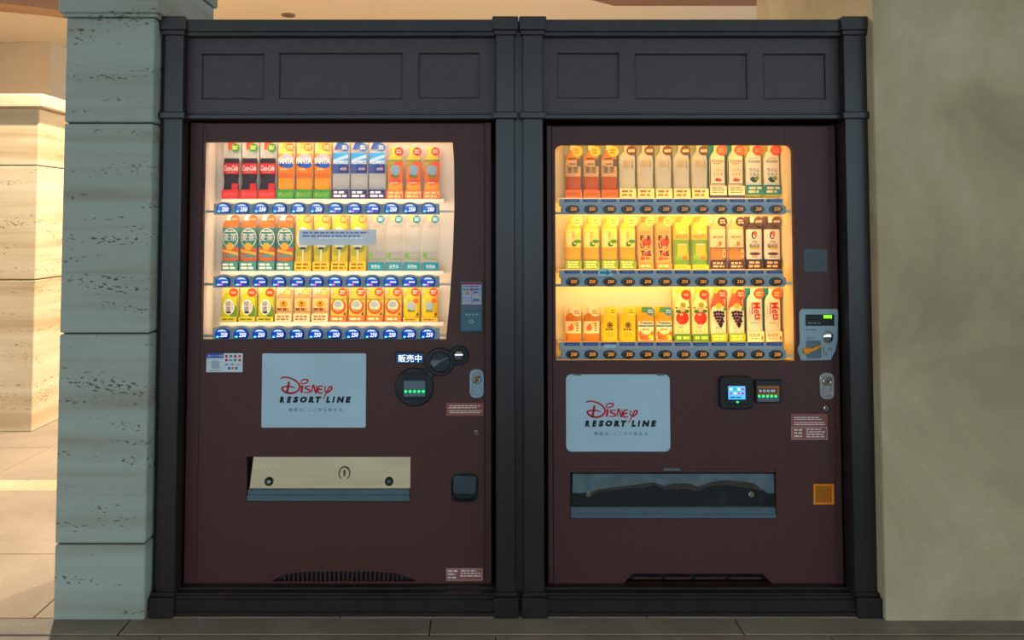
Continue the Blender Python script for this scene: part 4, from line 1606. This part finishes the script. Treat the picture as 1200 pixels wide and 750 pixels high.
s_ = Sample('sports', 'clear sports drink bottle sample with a blue label and dark purple caption', 'sports drink bottle samples', 66, pet(66, 9.4, .80, .88, 4.6))
s_.zone('body', 0, 30, PETC).zone('body', 54, 58, PETC).zone('cap', 58, 66, '3458b0').zone('label', 30, 54, '3a9ae0', .1)
s_.rect(-9.3, 9.3, 30, 40, '243a90').rect(-9, 9, 45, 49, 'a8d4f4', slant=6).rect(-9.3, -2, 30, 39, '4a58a0').rect(2, 9, 32, 39, '5a3478')
s_.text('AQUARIUS', 0, 42.6, 17.6, 4.6, 'f4f8ff', bold=.03).text('600', 3.5, 35, 7, 3.2, 'e8f0ff')
s_.caption(19.6, 0, 10.8, '3c3668', None, 'f4efff', lines=2).badge(5, 60.3, 5, '3c70c0', None, 'f4e8b0').card(20, 2, 66, 'f2e8e0')
SP['aqua'] = s_.done()

s_ = Sample('orange_juice', 'orange fruit drink bottle sample with yellow cap and orange framed caption', 'orange fruit drink bottle samples', 61, pet(61, 9.0, .70, .88, 4.2, (.22, .30, .40)))
s_.zone('body', 0, 19, 'ffa830').zone('body', 46, 54, 'ffb838').zone('cap', 54, 61, 'd8cc20').zone('label', 19, 46, 'f47a26', .1)
s_.rect(-9, 9, 43.5, 46, '6f9a34').rect(-9, -1, 39, 42, '8fa840', slant=2).oval(3, 41, 4.5, 3, 'ff5a30').oval(0, 20, 7, 4, 'f05a24')
s_.oval(0, 33.5, 6.2, 6.2, '98aec0').text('Qoo', 0, 26.4, 10, 5, '3f8a34', bold=.04).lines(-5, 5, 17, 20, 1, 'ffe8c0')
s_.caption(19.6, 0, 9.8, 'f4682c', None, 'ffd890', lines=2, frame='ffc070').badge(4.4, 55.5, 5.0, 'd42a28', None, 'ffd8c0')
SP['qoo'] = s_.done()

s_ = Sample('barley_tea', 'amber barley tea bottle sample with teal label showing a yellow kettle', 'teal barley tea bottle samples', 65, pet(65, 9.6, .78, .90, 4.0))
s_.zone('body', 0, 10, 'c87424').zone('body', 50, 58.5, 'd2701c').zone('cap', 58.5, 65, 'dce8d8').zone('label', 10, 50, '2f8a80', .1)
s_.rect(-9.5, 9.5, 11, 27, 'd8621c').oval(0, 38, 9.2, 11.5, 'f4ead8', inner=.92).oval(0, 38, 8.4, 10.5, '2f8a80').oval(0, 28, 4.6, 4.4, 'f4b41c')
s_.rect(-9, 9, 20, 23, 'f0c040', slant=-4).rect(-7, 8, 15.6, 18.4, '4f9a88')
s_.lines(-5, 6, 44.5, 47, 1, 'fff4e4').text('麦茶', 0, 39, 15.5, 9, 'fff4e4')
s_.caption(19.2, 0, 10.5, '3f9288', None, 'fff0dc', lines=2).badge(5.2, 60, 5.0, 'f0602c', '650', 'ffc890')
SP['mugi'] = s_.done()

s_ = Sample('green_tea', 'yellow-green tea bottle sample with a pale oval plate and yellow caption', 'green tea bottle samples beside the clear water', 65, pet(65, 9.4, .76, .90, 4.2))
s_.zone('body', 0, 10, 'dcb41c').zone('body', 49, 58.5, 'c8bc2c').zone('cap', 58.5, 65, 'e8d040').zone('label', 10, 49, 'd0b818', .1)
s_.oval(3, 30, 6, 9, '8a9a20').oval(-4, 22, 5, 5, 'a8a820').oval(0, 38, 7.6, 13, 'f2e8d4').rect(-.7, .7, 10, 26, 'f2e6c8')
s_.oval(0, 26, 4.0, 1.6, '2c3a5c').text('綾', 2, 43, 7, 7, '7484b8').text('鷹', 2, 34, 7, 7, '7484b8').lines(-5, -3, 34, 44, 4, 'b8a890')
s_.caption(19.2, 0, 10.5, 'f0c41c', None, '8a6420', lines=2).badge(5.2, 60, 5.0, 'f4802c', None, 'ffd090').card(19.6, 2, 65, 'f6dc80')
SP['green'] = s_.done()

s_ = Sample('clear_water', 'clear water bottle sample with a green leaf mark and teal caption', 'clear water bottle samples with teal caption', 65, pet(65, 9.2, .76, .90, 3.8, (.36, .5, .6)))
s_.zone('body', 0, 58.5, PETC).zone('cap', 58.5, 65, 'f0dc70')
s_.oval(-6.6, 17.5, 2.4, 3.4, '7ab83c').text('い・ろ・は・す', 1.5, 20.5, 13, 2.8, '4a463c').rect(-6, 8, 13, 14, '8aa838').lines(-3, 7, 15.2, 17, 1, 'b0a088')
s_.lines(-3, 4, 50, 53, 2, 'b89a74')
s_.caption(18.8, 0, 9.5, '1c8aa0', '天然水', 'f4fbff', 11, 4.4).badge(5, 60, 4.6, '1f8494', None, 'd8f0e8')
SP['water'] = s_.done()

s_ = Sample('small_green_tea', 'small yellow-green tea bottle sample with a white oval plate and red badge', 'small green tea bottle samples', 38, [(0, 8.6), (1, 9.2), (25, 9.2), (29, 8.2), (32, 5.0), (33, 4.4), (38, 4.4)])
s_.zone('body', 0, 33, 'c8c41c').zone('cap', 33, 38, 'f0e458')
s_.oval(5, 12, 4, 8, '5f8a2c').oval(0, 17, 6.4, 9, 'f4ecd8').oval(0, 10.6, 3.0, 1.4, '302844').text('綾', -.4, 21, 6.2, 6, '6a6458').text('鷹', -.4, 14.4, 6.2, 6, '6a6458').lines(3.4, 5.2, 13, 22, 4, '9a9484')
s_.caption(19, 0, 5.6, 'c8c030', None, '6a6a20', lines=1).badge(5.0, 33.5, 5.0, 'e8461c', None, 'ffa070', 1).card(19.6, 1, 39, 'f8ec90')
SP['sgreen'] = s_.done()

s_ = Sample('small_milk_tea', 'small tan milk tea bottle sample with a gold round emblem', 'small tan milk tea bottle samples', 38, [(0, 8.8), (1, 9.2), (27, 9.2), (30, 7.6), (32, 5.0), (33, 4.4), (38, 4.4)])
s_.zone('body', 0, 33, 'cf9a5e').zone('cap', 33, 38, 'f4dcae').zone('label', 6, 26.5, 'eec27c', .1)
s_.oval(0, 20.5, 4.8, 4.2, 'e09a1c').oval(0, 21.4, 1.3, 1.3, '6a3c14').lines(-2.4, 2.6, 18.2, 19.6, 1, '6a3c14').lines(-7.6, 7.8, 12.4, 16, 1, '8a4c1c', fill=.8).rect(-9, 9, 11, 12, 'b8783c')
s_.caption(19, 0, 9, 'f6d6a0', None, 'a86830', lines=2).badge(4.6, 34, 4.6, 'e8ac48', None, 'f8e0a8').card(19.6, 1, 39, 'ffe8bc')
SP['smilk'] = s_.done()

s_ = Sample('small_fruit_red', 'small fruit drink sample with red ring label and orange caption', 'small fruit drink samples with red ring', 38, [(0, 8.8), (1, 9.2), (28, 9.2), (30, 8.0), (32, 5.4), (33, 4.6), (38, 4.6)])
s_.zone('body', 0, 33, 'f8b23c').zone('cap', 33, 38, 'f4cc20').zone('label', 5, 27, 'fbc84c', .1)
s_.oval(0, 17.5, 8.8, 9.0, 'f0521c').oval(0, 18.5, 6.4, 6.8, 'f8dca0').oval(-.3, 20, 4.6, 3.6, 'a4b4b8').text('Qoo', 0, 13.4, 8.4, 3.8, '6a8a2c', bold=.04).rect(-9, 9, 25, 27, '8a9a2c').text('d', 7, 9.2, 2.4, 3.4, '5a2c14', bold=.06)
s_.caption(19, 0, 6.6, 'f4742c', None, 'ffe0a8', lines=1).badge(4.8, 34, 5.0, 'ec4a24', None, 'ffd8b0').card(19.6, 1, 39, 'fcd880')
SP['sred'] = s_.done()

s_ = Sample('small_fruit_yellow', 'small fruit drink sample with yellow label and yellow caption', 'small fruit drink samples with yellow label', 38, [(0, 8.8), (1, 9.2), (28, 9.2), (30, 8.0), (32, 5.4), (33, 4.6), (38, 4.6)])
s_.zone('body', 0, 33, 'e8bc3c').zone('cap', 33, 38, 'e0c41c').zone('label', 0, 27, 'e8c01c', .1)
s_.rect(-9, -4, 21, 26, 'c8cc60').oval(5.5, 24, 3, 3, 'f0682c').oval(0, 18, 5.4, 5.4, 'a8b8b0').text('Qoo', 0, 12.4, 8.4, 3.6, '5a7a2c', bold=.04).text('d', 7, 8.6, 2.4, 3.4, '5a2c14', bold=.06).oval(6.6, 3.4, 2.2, 2.2, '6a8a2c')
s_.caption(19, 0, 4.8, 'd8b42c', None, '7a5a1c', lines=1).badge(4.8, 34, 5.0, 'e4482c', None, 'ffd8b0').card(19.6, 1, 39, 'f8d880')
SP['syel'] = s_.done()

# --- the other machine
s_ = Sample('amber_barley', 'amber barley tea bottle sample on a grey card with pale yellow badge', 'amber barley tea bottle samples on grey card', 62, pet(62, 9.0, .70, .90, 3.8))
s_.zone('body', 0, 25, 'b05606').zone('body', 44, 56, 'e07a1c').zone('cap', 56, 62, 'e8dcc4').zone('label', 25, 44, 'd8b078', .1)
s_.rect(-6, 3, 45, 47, '5a4a34').rect(4, 9, 37, 46, '6a5c48').text('麦茶', -.6, 32.6, 13, 7.8, '2c1a10').lines(-4.4, 3.8, 38.4, 41, 1, '5c4834').lines(-8, -5, 35, 38, 2, '6a5a48')
s_.rect(-9, 9, 10, 11, '9a3c0c').caption(19, 0, 9.5, 'd06a10', '600ml', '4a2c18', 15, 4.6).badge(4.6, 54.5, 6.2, 'fbc22c', None, 'a8641c').card(19.4, 1, 62, '9aa68c')
SP['amber'] = s_.done()

s_ = Sample('big_clear_water', 'large clear water bottle sample with ribbed waist and brown badge', 'ribbed clear water bottle samples', 62, [(0, 8.8), (12, 9.2), (16, 8.8), (18, 9.3), (21, 8.8), (24, 9.3), (27, 8.8), (30, 9.3), (45, 9.3), (49, 8.2), (53, 5.0), (55, 3.8), (62, 3.8)])
s_.zone('body', 8, 55, PETY).zone('cap', 55, 62, 'd8ccb0')
s_.lines(-5, 3.4, 36, 44, 4, 'c0903c').lines(5, 6.4, 34, 45, 6, '6a4c24')
s_.caption(19, 0, 11, 'fbdc98', None, '9a743c', lines=2).badge(4.8, 55.5, 5.6, '6a3c24', '600', 'ffdc9c', th=4).card(19.4, 11, 62, 'a8ac8c')
SP['bigwater'] = s_.done()

s_ = Sample('salty_lychee', 'cream lychee drink bottle sample on a teal card with purple-grey caption', 'lychee drink bottle samples on teal card', 62, pet(62, 9.2, .72, .90, 4.0))
s_.zone('body', 12, 56, 'f0d8a4').zone('cap', 56, 62, 'f4e4c0').zone('label', 16, 48, 'f8e6b8', .1)
s_.rect(-9, 9, 16, 16.8, '6a5a4c').rect(-9, -8.2, 16, 47, '6a5a4c').rect(8.2, 9, 16, 47, '6a5a4c').text('Kitchen', 0, 43.4, 14, 3.8, '5c4c34', shear=.3).lines(-5, 5, 39, 41, 1, 'c08c4c')
s_.text('ソルティ', 0, 32.4, 12, 4, '8c7850').text('ライチ', 0, 27.4, 11, 4, '8c7850').oval(0, 20.8, 4.2, 1.6, 'c8442c').oval(-1, 22, 2, 1.4, 'd8582c')
s_.caption(19, 0, 3.2, '4a4668').M('caption_card').greek(-7.5 * S_D, 7.5 * S_D, 5 * S_D, 13 * S_D, 3, -KD * 9.6 * S_D - 1.2 * S_D, K('8c7850'), .45)
s_.caption(19, 3.2, 14, 'f8e2b0').badge(4.8, 55.8, 6.2, 'ec5c28', None, 'ffb060').card(19.4, 1, 62, '2f9a98')
SP['lychee'] = s_.done()

s_ = Sample('lime_salt', 'white lime drink bottle sample on a yellow-green card with teal caption', 'lime drink bottle samples on yellow card', 62, pet(62, 9.2, .74, .90, 4.0))
s_.zone('body', 4, 56, 'ecdcb4').zone('cap', 56, 62, 'f4ecd0').zone('label', 15, 48, 'f4ead0', .1)
s_.text('Kitchen', 0, 43.2, 14, 4, '4a3c28', shear=.3).lines(-5, 5, 46, 47.4, 1, '8a7a54').text('ライム', 0, 32.6, 12, 4.4, '1c1a18').text('ソルト', 0, 27.6, 12, 4.4, '1c1a18')
s_.oval(-2, 22, 3, 2.6, '3c5a2c').oval(3, 23, 2.6, 2.4, '8aa01c').oval(0, 19.6, 3, 1.4, '2c3a20')
s_.caption(18.6, 4, 15, '138a94', None, 'f4d890', lines=2).badge(4.8, 55.8, 6.0, 'e8421c', None, 'ff9a50').card(19.6, 1, 62, 'c8c41c')
SP['lime'] = s_.done()

s_ = Sample('leaf_tea', 'pale yellow tea bottle sample with a green leaf and green caption', 'yellow tea bottle samples with green leaf', 61, pet(61, 9.0, .74, .88, 4.2))
s_.zone('body', 0, 25, 'e8a80c').zone('body', 47, 54, 'f0cc2c').zone('cap', 54, 61, 'f4d43c').zone('label', 25, 47, 'f4e468', .1)
s_.oval(1, 29, 3.0, 3.0, '3f8a2c').oval(2, 30, 1.7, 1.7, 'f4e468').oval(5, 32, 4.2, 2.2, '5aa030').lines(-1, 1, 36, 44, 3, 'a8982c').oval(-5, 34, 3, 8, 'fcf4a0')
s_.caption(18.6, 0, 10.5, '7c9c28', None, 'd8e490', lines=3).badge(5.2, 55, 5.8, 'fae884', None, 'b09430')
SP['leaf'] = s_.done()

s_ = Sample('fruits_orange', 'orange fruit juice sample with big FRUITS lettering in three lines', 'orange fruit juice samples with stacked lettering', 61, pet(61, 9.0, .76, .90, 4.4))
s_.zone('body', 0, 54, 'f8b45c').zone('cap', 54, 61, 'e08a1c')
P_ = 'body'
s_.oval(1, 31, 5.5, 4.4, 'f05a20', P_).oval(1, 17, 3.2, 2.4, 'ec5020', P_).oval(-4, 12, 3, 2.4, 'f07a34', P_).lines(-6, 6, 42, 44, 1, 'f08a4c', P_)
s_.text('F', -4.4, 36, 4.0, 6.2, '3c120c', P_, bold=.02).text('R', 3.8, 36, 4.4, 6.2, '3c120c', P_, bold=.02).text('U', -4.4, 27, 4.4, 6.2, '3c120c', P_, bold=.02).text('I', 3.4, 27, .9, 6.2, '3c120c', P_, bold=.02).text('T', -3.8, 18, 4.4, 6.2, '3c120c', P_, bold=.04).text('S', 4, 18, 4.4, 6.2, '3c120c', P_, bold=.03)
s_.lines(-6, 6, 10, 14, 1, 'c0542c', P_).caption(17.6, 0, 7, 'f48c3c', None, 'ffd49c', lines=1, r=1.2).badge(5, 55, 5.4, 'fcd878', None, 'c8883c').card(19.2, 1, 61, 'fcd078')
SP['forange'] = s_.done()

s_ = Sample('fruits_green', 'yellow fruit juice sample with FRUITS lettering over a green frame', 'yellow fruit juice samples with green frame', 61, pet(61, 9.0, .78, .90, 4.4))
s_.zone('body', 0, 54, 'f2dc44').zone('cap', 54, 61, 'c89a2c').zone('label', 5, 34, '86b42c', .1)
s_.rect(-5.2, 6, 13, 29, 'f0cc2c').lines(-4, 5, 27.5, 30, 1, 'e8f0b0').oval(3, 12.6, 3.4, 2.4, 'e87a1c').oval(-4, 14, 4, 2.2, '9ac040').oval(6, 16, 2, 3, 'f0b41c')
s_.text('FRUITS', 0, 37.4, 15, 4.8, 'a8601c').oval(0, 42.6, 3.4, 2, 'f8e890').caption(18.8, 0, 4.6, 'f0cc1c', None, 'c89a1c', lines=1).rect(-8.6, 8.6, 6, 10, '6aa02c').badge(5, 55, 5.8, 'f6e458', None, 'c8a82c').card(19.2, 1, 61, 'f4e24c')
SP['fgreen'] = s_.done()

s_ = Sample('milk_tea', 'tan milk tea bottle sample with cream label and dark brown caption', 'tan milk tea bottle samples with dark caption', 61, pet(61, 9.0, .74, .90, 4.0))
s_.zone('body', 0, 25, 'c8862c').zone('body', 46, 55, 'f0c070').zone('cap', 55, 61, 'f4dca0').zone('label', 25, 46, 'fae2a4', .1)
s_.rect(-9, 9, 24, 25, '8a5a24').lines(-6, 6.4, 35.8, 38.6, 1, 'c8985c', fill=.8).oval(2, 29.5, 2.2, 2.4, 'e87a3c').oval(7, 18, 2.6, 5.4, 'f8c878').oval(7, 17.4, 1.4, 2.2, 'ec7a2c').lines(-3, 3, 26, 28, 1, 'a8803c')
s_.caption(18.8, 0, 10, '4a2a30', None, 'd8b88c', lines=2, r=1.5).badge(5.4, 55, 5.6, '5a2e28', None, 'f0d4a8').card(19.2, 1, 61, 'fcf0d0')
SP['milk'] = s_.done()

s_ = Sample('black_coffee', 'black coffee bottle sample with white label and flame mark on brown card', 'black coffee bottle samples', 61, [(0, 8.6), (1, 9.0), (44, 9.2), (47, 8.2), (51, 5.2), (54, 4.0), (61, 4.0)])
s_.zone('body', 0, 54, '5a3c28').zone('cap', 54, 61, 'f4e8d4').zone('label', 11, 46, 'f2e4cc', .15)
s_.oval(-.6, 39.4, 2.9, 4.6, '2c2420').oval(-.4, 39, 1.6, 3.2, 'f2e4cc').oval(.6, 41.4, 2.2, 3.0, 'd86a34').text('PURE', 0, 31.6, 5.6, 2.6, '4c4440').text('BLACK', 0, 27, 11.6, 4.0, '54483c', bold=.02).rect(-5.6, 5.6, 22.6, 24.8, 'e8c41c').oval(0, 17.6, 6.4, 1.8, '6a3424').lines(-4, 4, 13, 15, 1, '8a7460')
s_.caption(18.8, 0, 10.8, '3a2018', None, 'e0b088', lines=2).badge(5.2, 55.4, 5.4, '6a4c2c', '600', 'f0d4a8', th=3).card(19.4, 1, 61, '7a5434')
SP['coffee'] = s_.done()

s_ = Sample('small_amber_tea', 'small amber tea bottle sample with a red drop on its label', 'small amber tea bottle samples', 39, [(0, 8.4), (2, 9.0), (7, 8.6), (9, 9.0), (28, 9.0), (30, 8.0), (31, 5.4), (32, 4.4), (39, 4.4)])
s_.zone('body', 0, 32, 'c8741c').zone('cap', 32, 39, 'f8e4b4').zone('label', 9, 23, 'f0d8a0', .1)
s_.oval(-3, 15.4, 3.2, 3.4, 'e86a34').oval(-2.4, 18, 1.4, 2.6, 'e86a34').oval(2, 20, 3, 1.6, 'f0c434').lines(3, 6, 11, 22, 4, '7a5a34').lines(-7, -4, 11, 14, 1, 'c89a54')
s_.badge(3.6, 33.6, 5.2, 'fce0a0', None, 'a8743c', 3).card(19.4, 0, 40, 'fbe4a4').caption(17, 0, 1.6, 'c86a18')
SP['samber'] = s_.done()

s_ = Sample('small_yellow', 'small all-yellow bottle sample with a dark round emblem', 'small yellow bottle samples with dark emblem', 39, [(0, 8.6), (1.5, 9.0), (27, 9.0), (30, 8.2), (32, 4.6), (39, 4.6)])
s_.zone('body', 0, 32, 'ecc00c').zone('cap', 32, 39, 'f0d030')
P_ = 'body'
s_.oval(0, 18.6, 3.4, 3.4, '4a3c14', P_, .7).oval(0, 18.6, 1.6, 1.8, '4a3c14', P_).lines(-5.4, 5.6, 12.4, 14.8, 1, '5a4814', P_, fill=.8).lines(-5, 5, 4, 10, 3, 'b8901c', P_)
s_.badge(4.2, 34.4, 5.2, 'f8dc2c', None, 'a8841c').card(19.4, 0, 39, 'fbe48c').caption(17, 0, 1.2, 'd8ac0c')
SP['syellow'] = s_.done()

s_ = Sample('tropical', 'small orange juice bottle sample with white lettering band and blue badge', 'small orange juice samples with blue badge', 39, [(0, 8.6), (1, 9.0), (27, 9.0), (30, 7.8), (33, 4.6), (39, 4.6)])
s_.zone('body', 0, 33, 'f8a41c').zone('cap', 33, 39, '5aa04c').zone('label', 1, 23.4, 'fbe8b4', .1)
s_.rect(-9, 9, 16.6, 18.6, '4a9cb0').oval(0, 8, 8.9, 6.6, 'f0702c').oval(0, 12.5, 6.4, 4.6, 'fbd8a0').lines(-4.6, 4.6, 12, 15, 1, 'f07a4c').oval(5, 5.4, 2.8, 2.2, 'f4cc1c').oval(-5, 4, 3, 2.4, 'e85a24')
s_.text('Tropicana', 0, 21, 15, 3.6, '3a2c1c', bold=.03)
s_.badge(5, 34.4, 4.8, '4a94b4', None, 'e8d868').card(19.4, 0, 39.4, 'f8d81c').caption(17, 0, 1.0, 'e8702c')
SP['tropical'] = s_.done()

s_ = Sample('apple', 'apple juice bottle sample with a big red apple and green caption', 'apple juice bottle samples', 61, pet(61, 9.2, .64, .90, 4.2))
s_.zone('body', 4, 55, 'f8e8a0').zone('cap', 55, 61, 'f6d838')
P_ = 'label'
s_.oval(0, 26.6, 7.4, 7.4, 'd8341c').oval(-2, 25, 4.0, 5.6, 'e4481c').oval(-1.4, 31, 2.2, 1.2, 'f8c878').oval(-5, 34.4, 2.8, 1.9, '4a7a24').oval(5, 34.6, 3.0, 2.0, '4a7a24').oval(0, 38, 4.0, 2.6, 'e8c878').oval(.6, 42, 3.2, 3.0, 'a8982c').oval(-7, 38.5, 1.4, 1, '6a8a2c').oval(7, 39, 1.4, 1, '6a8a2c')
s_.text('純水', -2, 16.4, 7, 3.4, '3a9a9c').text('りんご', 0, 11.6, 12, 3.8, 'c8743c')
s_.caption(18.6, 0, 8.4, '4f8c1c', None, 'a8c86c', lines=1, r=1.4).badge(4.6, 53.6, 5.6, 'e8401c', None, 'ff9468', 1).card(19.2, 6, 61, 'fbee9c')
SP['apple'] = s_.done()

s_ = Sample('grape', 'grape juice bottle sample with dark grapes, red shoulder and lime caption', 'grape juice bottle samples', 61, [(0, 8.8), (30, 9.2), (40, 8.6), (48, 6.4), (54, 4.4), (61, 4.4)])
s_.zone('body', 0, 36, 'f8ecc0').zone('body', 36, 55, 'd85c34').zone('cap', 55, 61, 'ecc42c')
s_.oval(0, 37, 8.2, 4.4, 'f8ecc0').oval(0, 41, 3.6, 3.2, 'e8bc1c').oval(7, 37, 2, 2.2, '6a9a2c')
for gx_, gz_ in [(-5, 33), (-2, 34), (1.4, 33.6), (4.6, 33), (-4.6, 29.6), (-1.4, 30), (2, 30), (5, 29.4), (-3.2, 26.4), (0, 26.6), (3.4, 26), (-1.4, 23.2), (1.8, 23), (4.4, 23), (.4, 20), (2.8, 19.8), (1.8, 17.6)]:
    s_.kz = 12
    s_.oval(gx_, gz_, 1.75, 1.75, random.choice(('3c1a24', '54242c', '2c1420', '6a3438')))
for gx_, gz_ in [(-3.5, 31.6), (.2, 32), (3.4, 31.2), (-1.2, 28.2), (2.4, 27.8), (.6, 24.8)]:
    s_.kz = 14
    s_.oval(gx_, gz_, .55, .55, 'd8a48c')
s_.kz = 15
s_.text('純水', -.5, 15.2, 8, 3.0, '6a988c').text('ぶどう', 0, 11.2, 11, 3.2, 'b07a68')
s_.caption(18.4, 0, 9, '9cb81c', None, 'e0ec8c', lines=2, r=1.8).badge(4.8, 54.2, 5.6, 'c0443c', None, 'f8c0a0').card(19.2, 6, 61, 'fbf0b4')
SP['grape'] = s_.done()

s_ = Sample('white_soda', 'white soda bottle sample with slanted red lettering on a teal card', 'white soda bottle samples on teal card', 61, pet(61, 9.2, .74, .90, 4.2))
s_.zone('body', 8, 55, 'f4e6c4').zone('cap', 55, 61, 'f8efd8')
s_.text('Mets', 2.6, 35, 21, 9.0, 'e0401c', 'label', shear=.15, bold=.02, rot=math.radians(-82)).rect(-4.2, -3.2, 31, 44, 'e0401c').lines(-5, 5, 20.4, 22, 1, 'a89a80').lines(-7, -6, 27, 40, 6, 'b8a888')
s_.caption(19, 0, 11.4, 'fbe8bc')
m_ = s_.M('caption_card')
m_.text('強炭酸', -1.6 * S_D, 7.4 * S_D, 13 * S_D, 4 * S_D, -KD * 9.6 * S_D - 1.2 * S_D, K('d83a24'))
m_.greek(-7 * S_D, 4 * S_D, 2.4 * S_D, 4.4 * S_D, 1, -KD * 9.6 * S_D - 1.2 * S_D, K('c0845c'), .5)
m_.flat([(x * S_D, z * S_D) for x, z in ((6.4, 2), (8.4, 2), (8.4, 6), (6.4, 6))], -KD * 9.6 * S_D - 1.2 * S_D, K('d85a34'))
s_.badge(4.8, 54.6, 6.0, 'f0602c', None, 'ffc890').card(19.4, 11, 61, '2f9498')
SP['soda'] = s_.done()

SHORT = {
    'cola': 'dark cola bottle sample with red label and caption', 'fanta': 'orange soda bottle sample with green caption',
    'aqua': 'sports drink bottle sample with blue label', 'qoo': 'orange fruit drink bottle sample with yellow cap',
    'mugi': 'barley tea bottle sample with teal kettle label', 'green': 'tall yellow-green tea bottle sample with yellow caption',
    'water': 'clear water bottle sample with teal caption', 'sgreen': 'small yellow-green tea bottle sample with red badge',
    'smilk': 'small tan milk tea bottle sample', 'sred': 'small fruit drink sample with red ring label',
    'syel': 'small fruit drink sample with yellow label', 'amber': 'amber barley tea bottle sample marked 600ml',
    'bigwater': 'clear water bottle sample with brown 600 badge', 'lychee': 'cream lychee drink bottle sample on teal card',
    'lime': 'white lime drink bottle sample with teal caption', 'leaf': 'yellow tea bottle sample with green leaf and caption',
    'forange': 'orange juice sample with stacked FRUITS lettering', 'fgreen': 'yellow juice sample with green frame',
    'milk': 'tan milk tea bottle sample with dark caption', 'coffee': 'black coffee bottle sample with white label',
    'samber': 'small amber tea bottle sample with red drop', 'syellow': 'small all-yellow bottle sample with dark emblem',
    'tropical': 'small orange juice bottle sample with blue badge', 'apple': 'juice bottle sample with big red apple',
    'grape': 'juice bottle sample with dark grapes', 'soda': 'white soda bottle sample with slanted red lettering'}
NEAR = {
    'cola': 'a dark cola sample', 'fanta': 'an orange soda sample', 'aqua': 'a sports drink sample', 'qoo': 'an orange fruit drink sample',
    'mugi': 'a teal barley tea sample', 'green': 'a green tea sample', 'water': 'a clear water sample', 'sgreen': 'a small green tea sample',
    'smilk': 'a small milk tea sample', 'sred': 'a red ring sample', 'syel': 'a yellow label sample', 'amber': 'an amber barley tea sample',
    'bigwater': 'a clear water sample', 'lychee': 'a lychee drink sample', 'lime': 'a lime drink sample', 'leaf': 'a green leaf tea sample',
    'forange': 'a stacked lettering sample', 'fgreen': 'a green frame sample', 'milk': 'a milk tea sample', 'coffee': 'a black coffee sample',
    'samber': 'an amber tea sample', 'syellow': 'an all-yellow sample', 'tropical': 'a blue badge sample', 'apple': 'an apple sample',
    'grape': 'a grape sample', 'soda': 'a white soda sample'}
rowsA = [(233.0, 270.8, 21.38, ['cola'] * 3 + ['fanta'] * 3 + ['aqua'] * 3 + ['qoo'] * 3),
         (317.0, 270.0, 21.35, ['mugi'] * 4 + ['green'] * 4 + ['water'] * 4),
         (376.5, 268.8, 21.32, ['sgreen'] * 3 + ['smilk'] * 3 + ['sred'] * 4 + ['syel'] * 2)]
rowsB = [(232.0, 671.8, 21.15, ['amber'] * 3 + ['bigwater'] * 5 + ['lychee'] * 2 + ['lime'] * 2),
         (315.0, 671.8, 21.20, ['leaf'] * 4 + ['forange'] * 2 + ['fgreen'] * 2 + ['milk'] * 2 + ['coffee'] * 2),
         (399.5, 672.0, 21.25, ['samber'] * 2 + ['syellow'] * 2 + ['tropical'] * 2 + ['apple'] * 2 + ['grape'] * 2 + ['soda'] * 2)]
for rows in (rowsA, rowsB):
    for y, x_, st, kinds in rows:
        for i, k in enumerate(kinds):
            t = SP[k].place(x_ + st * i, y)
            same_l, same_r = i > 0 and kinds[i - 1] == k, i < 11 and kinds[i + 1] == k
            if same_l and same_r:
                t['label'] = SHORT[k] + ' standing between two like it'
            elif same_r:
                t['label'] = SHORT[k] + (' beside ' + NEAR[kinds[i - 1]] if i else ' beside the inner side wall')
            elif same_l:
                t['label'] = SHORT[k] + (' beside ' + NEAR[kinds[i + 1]] if i < 11 else ' beside the inner side wall')
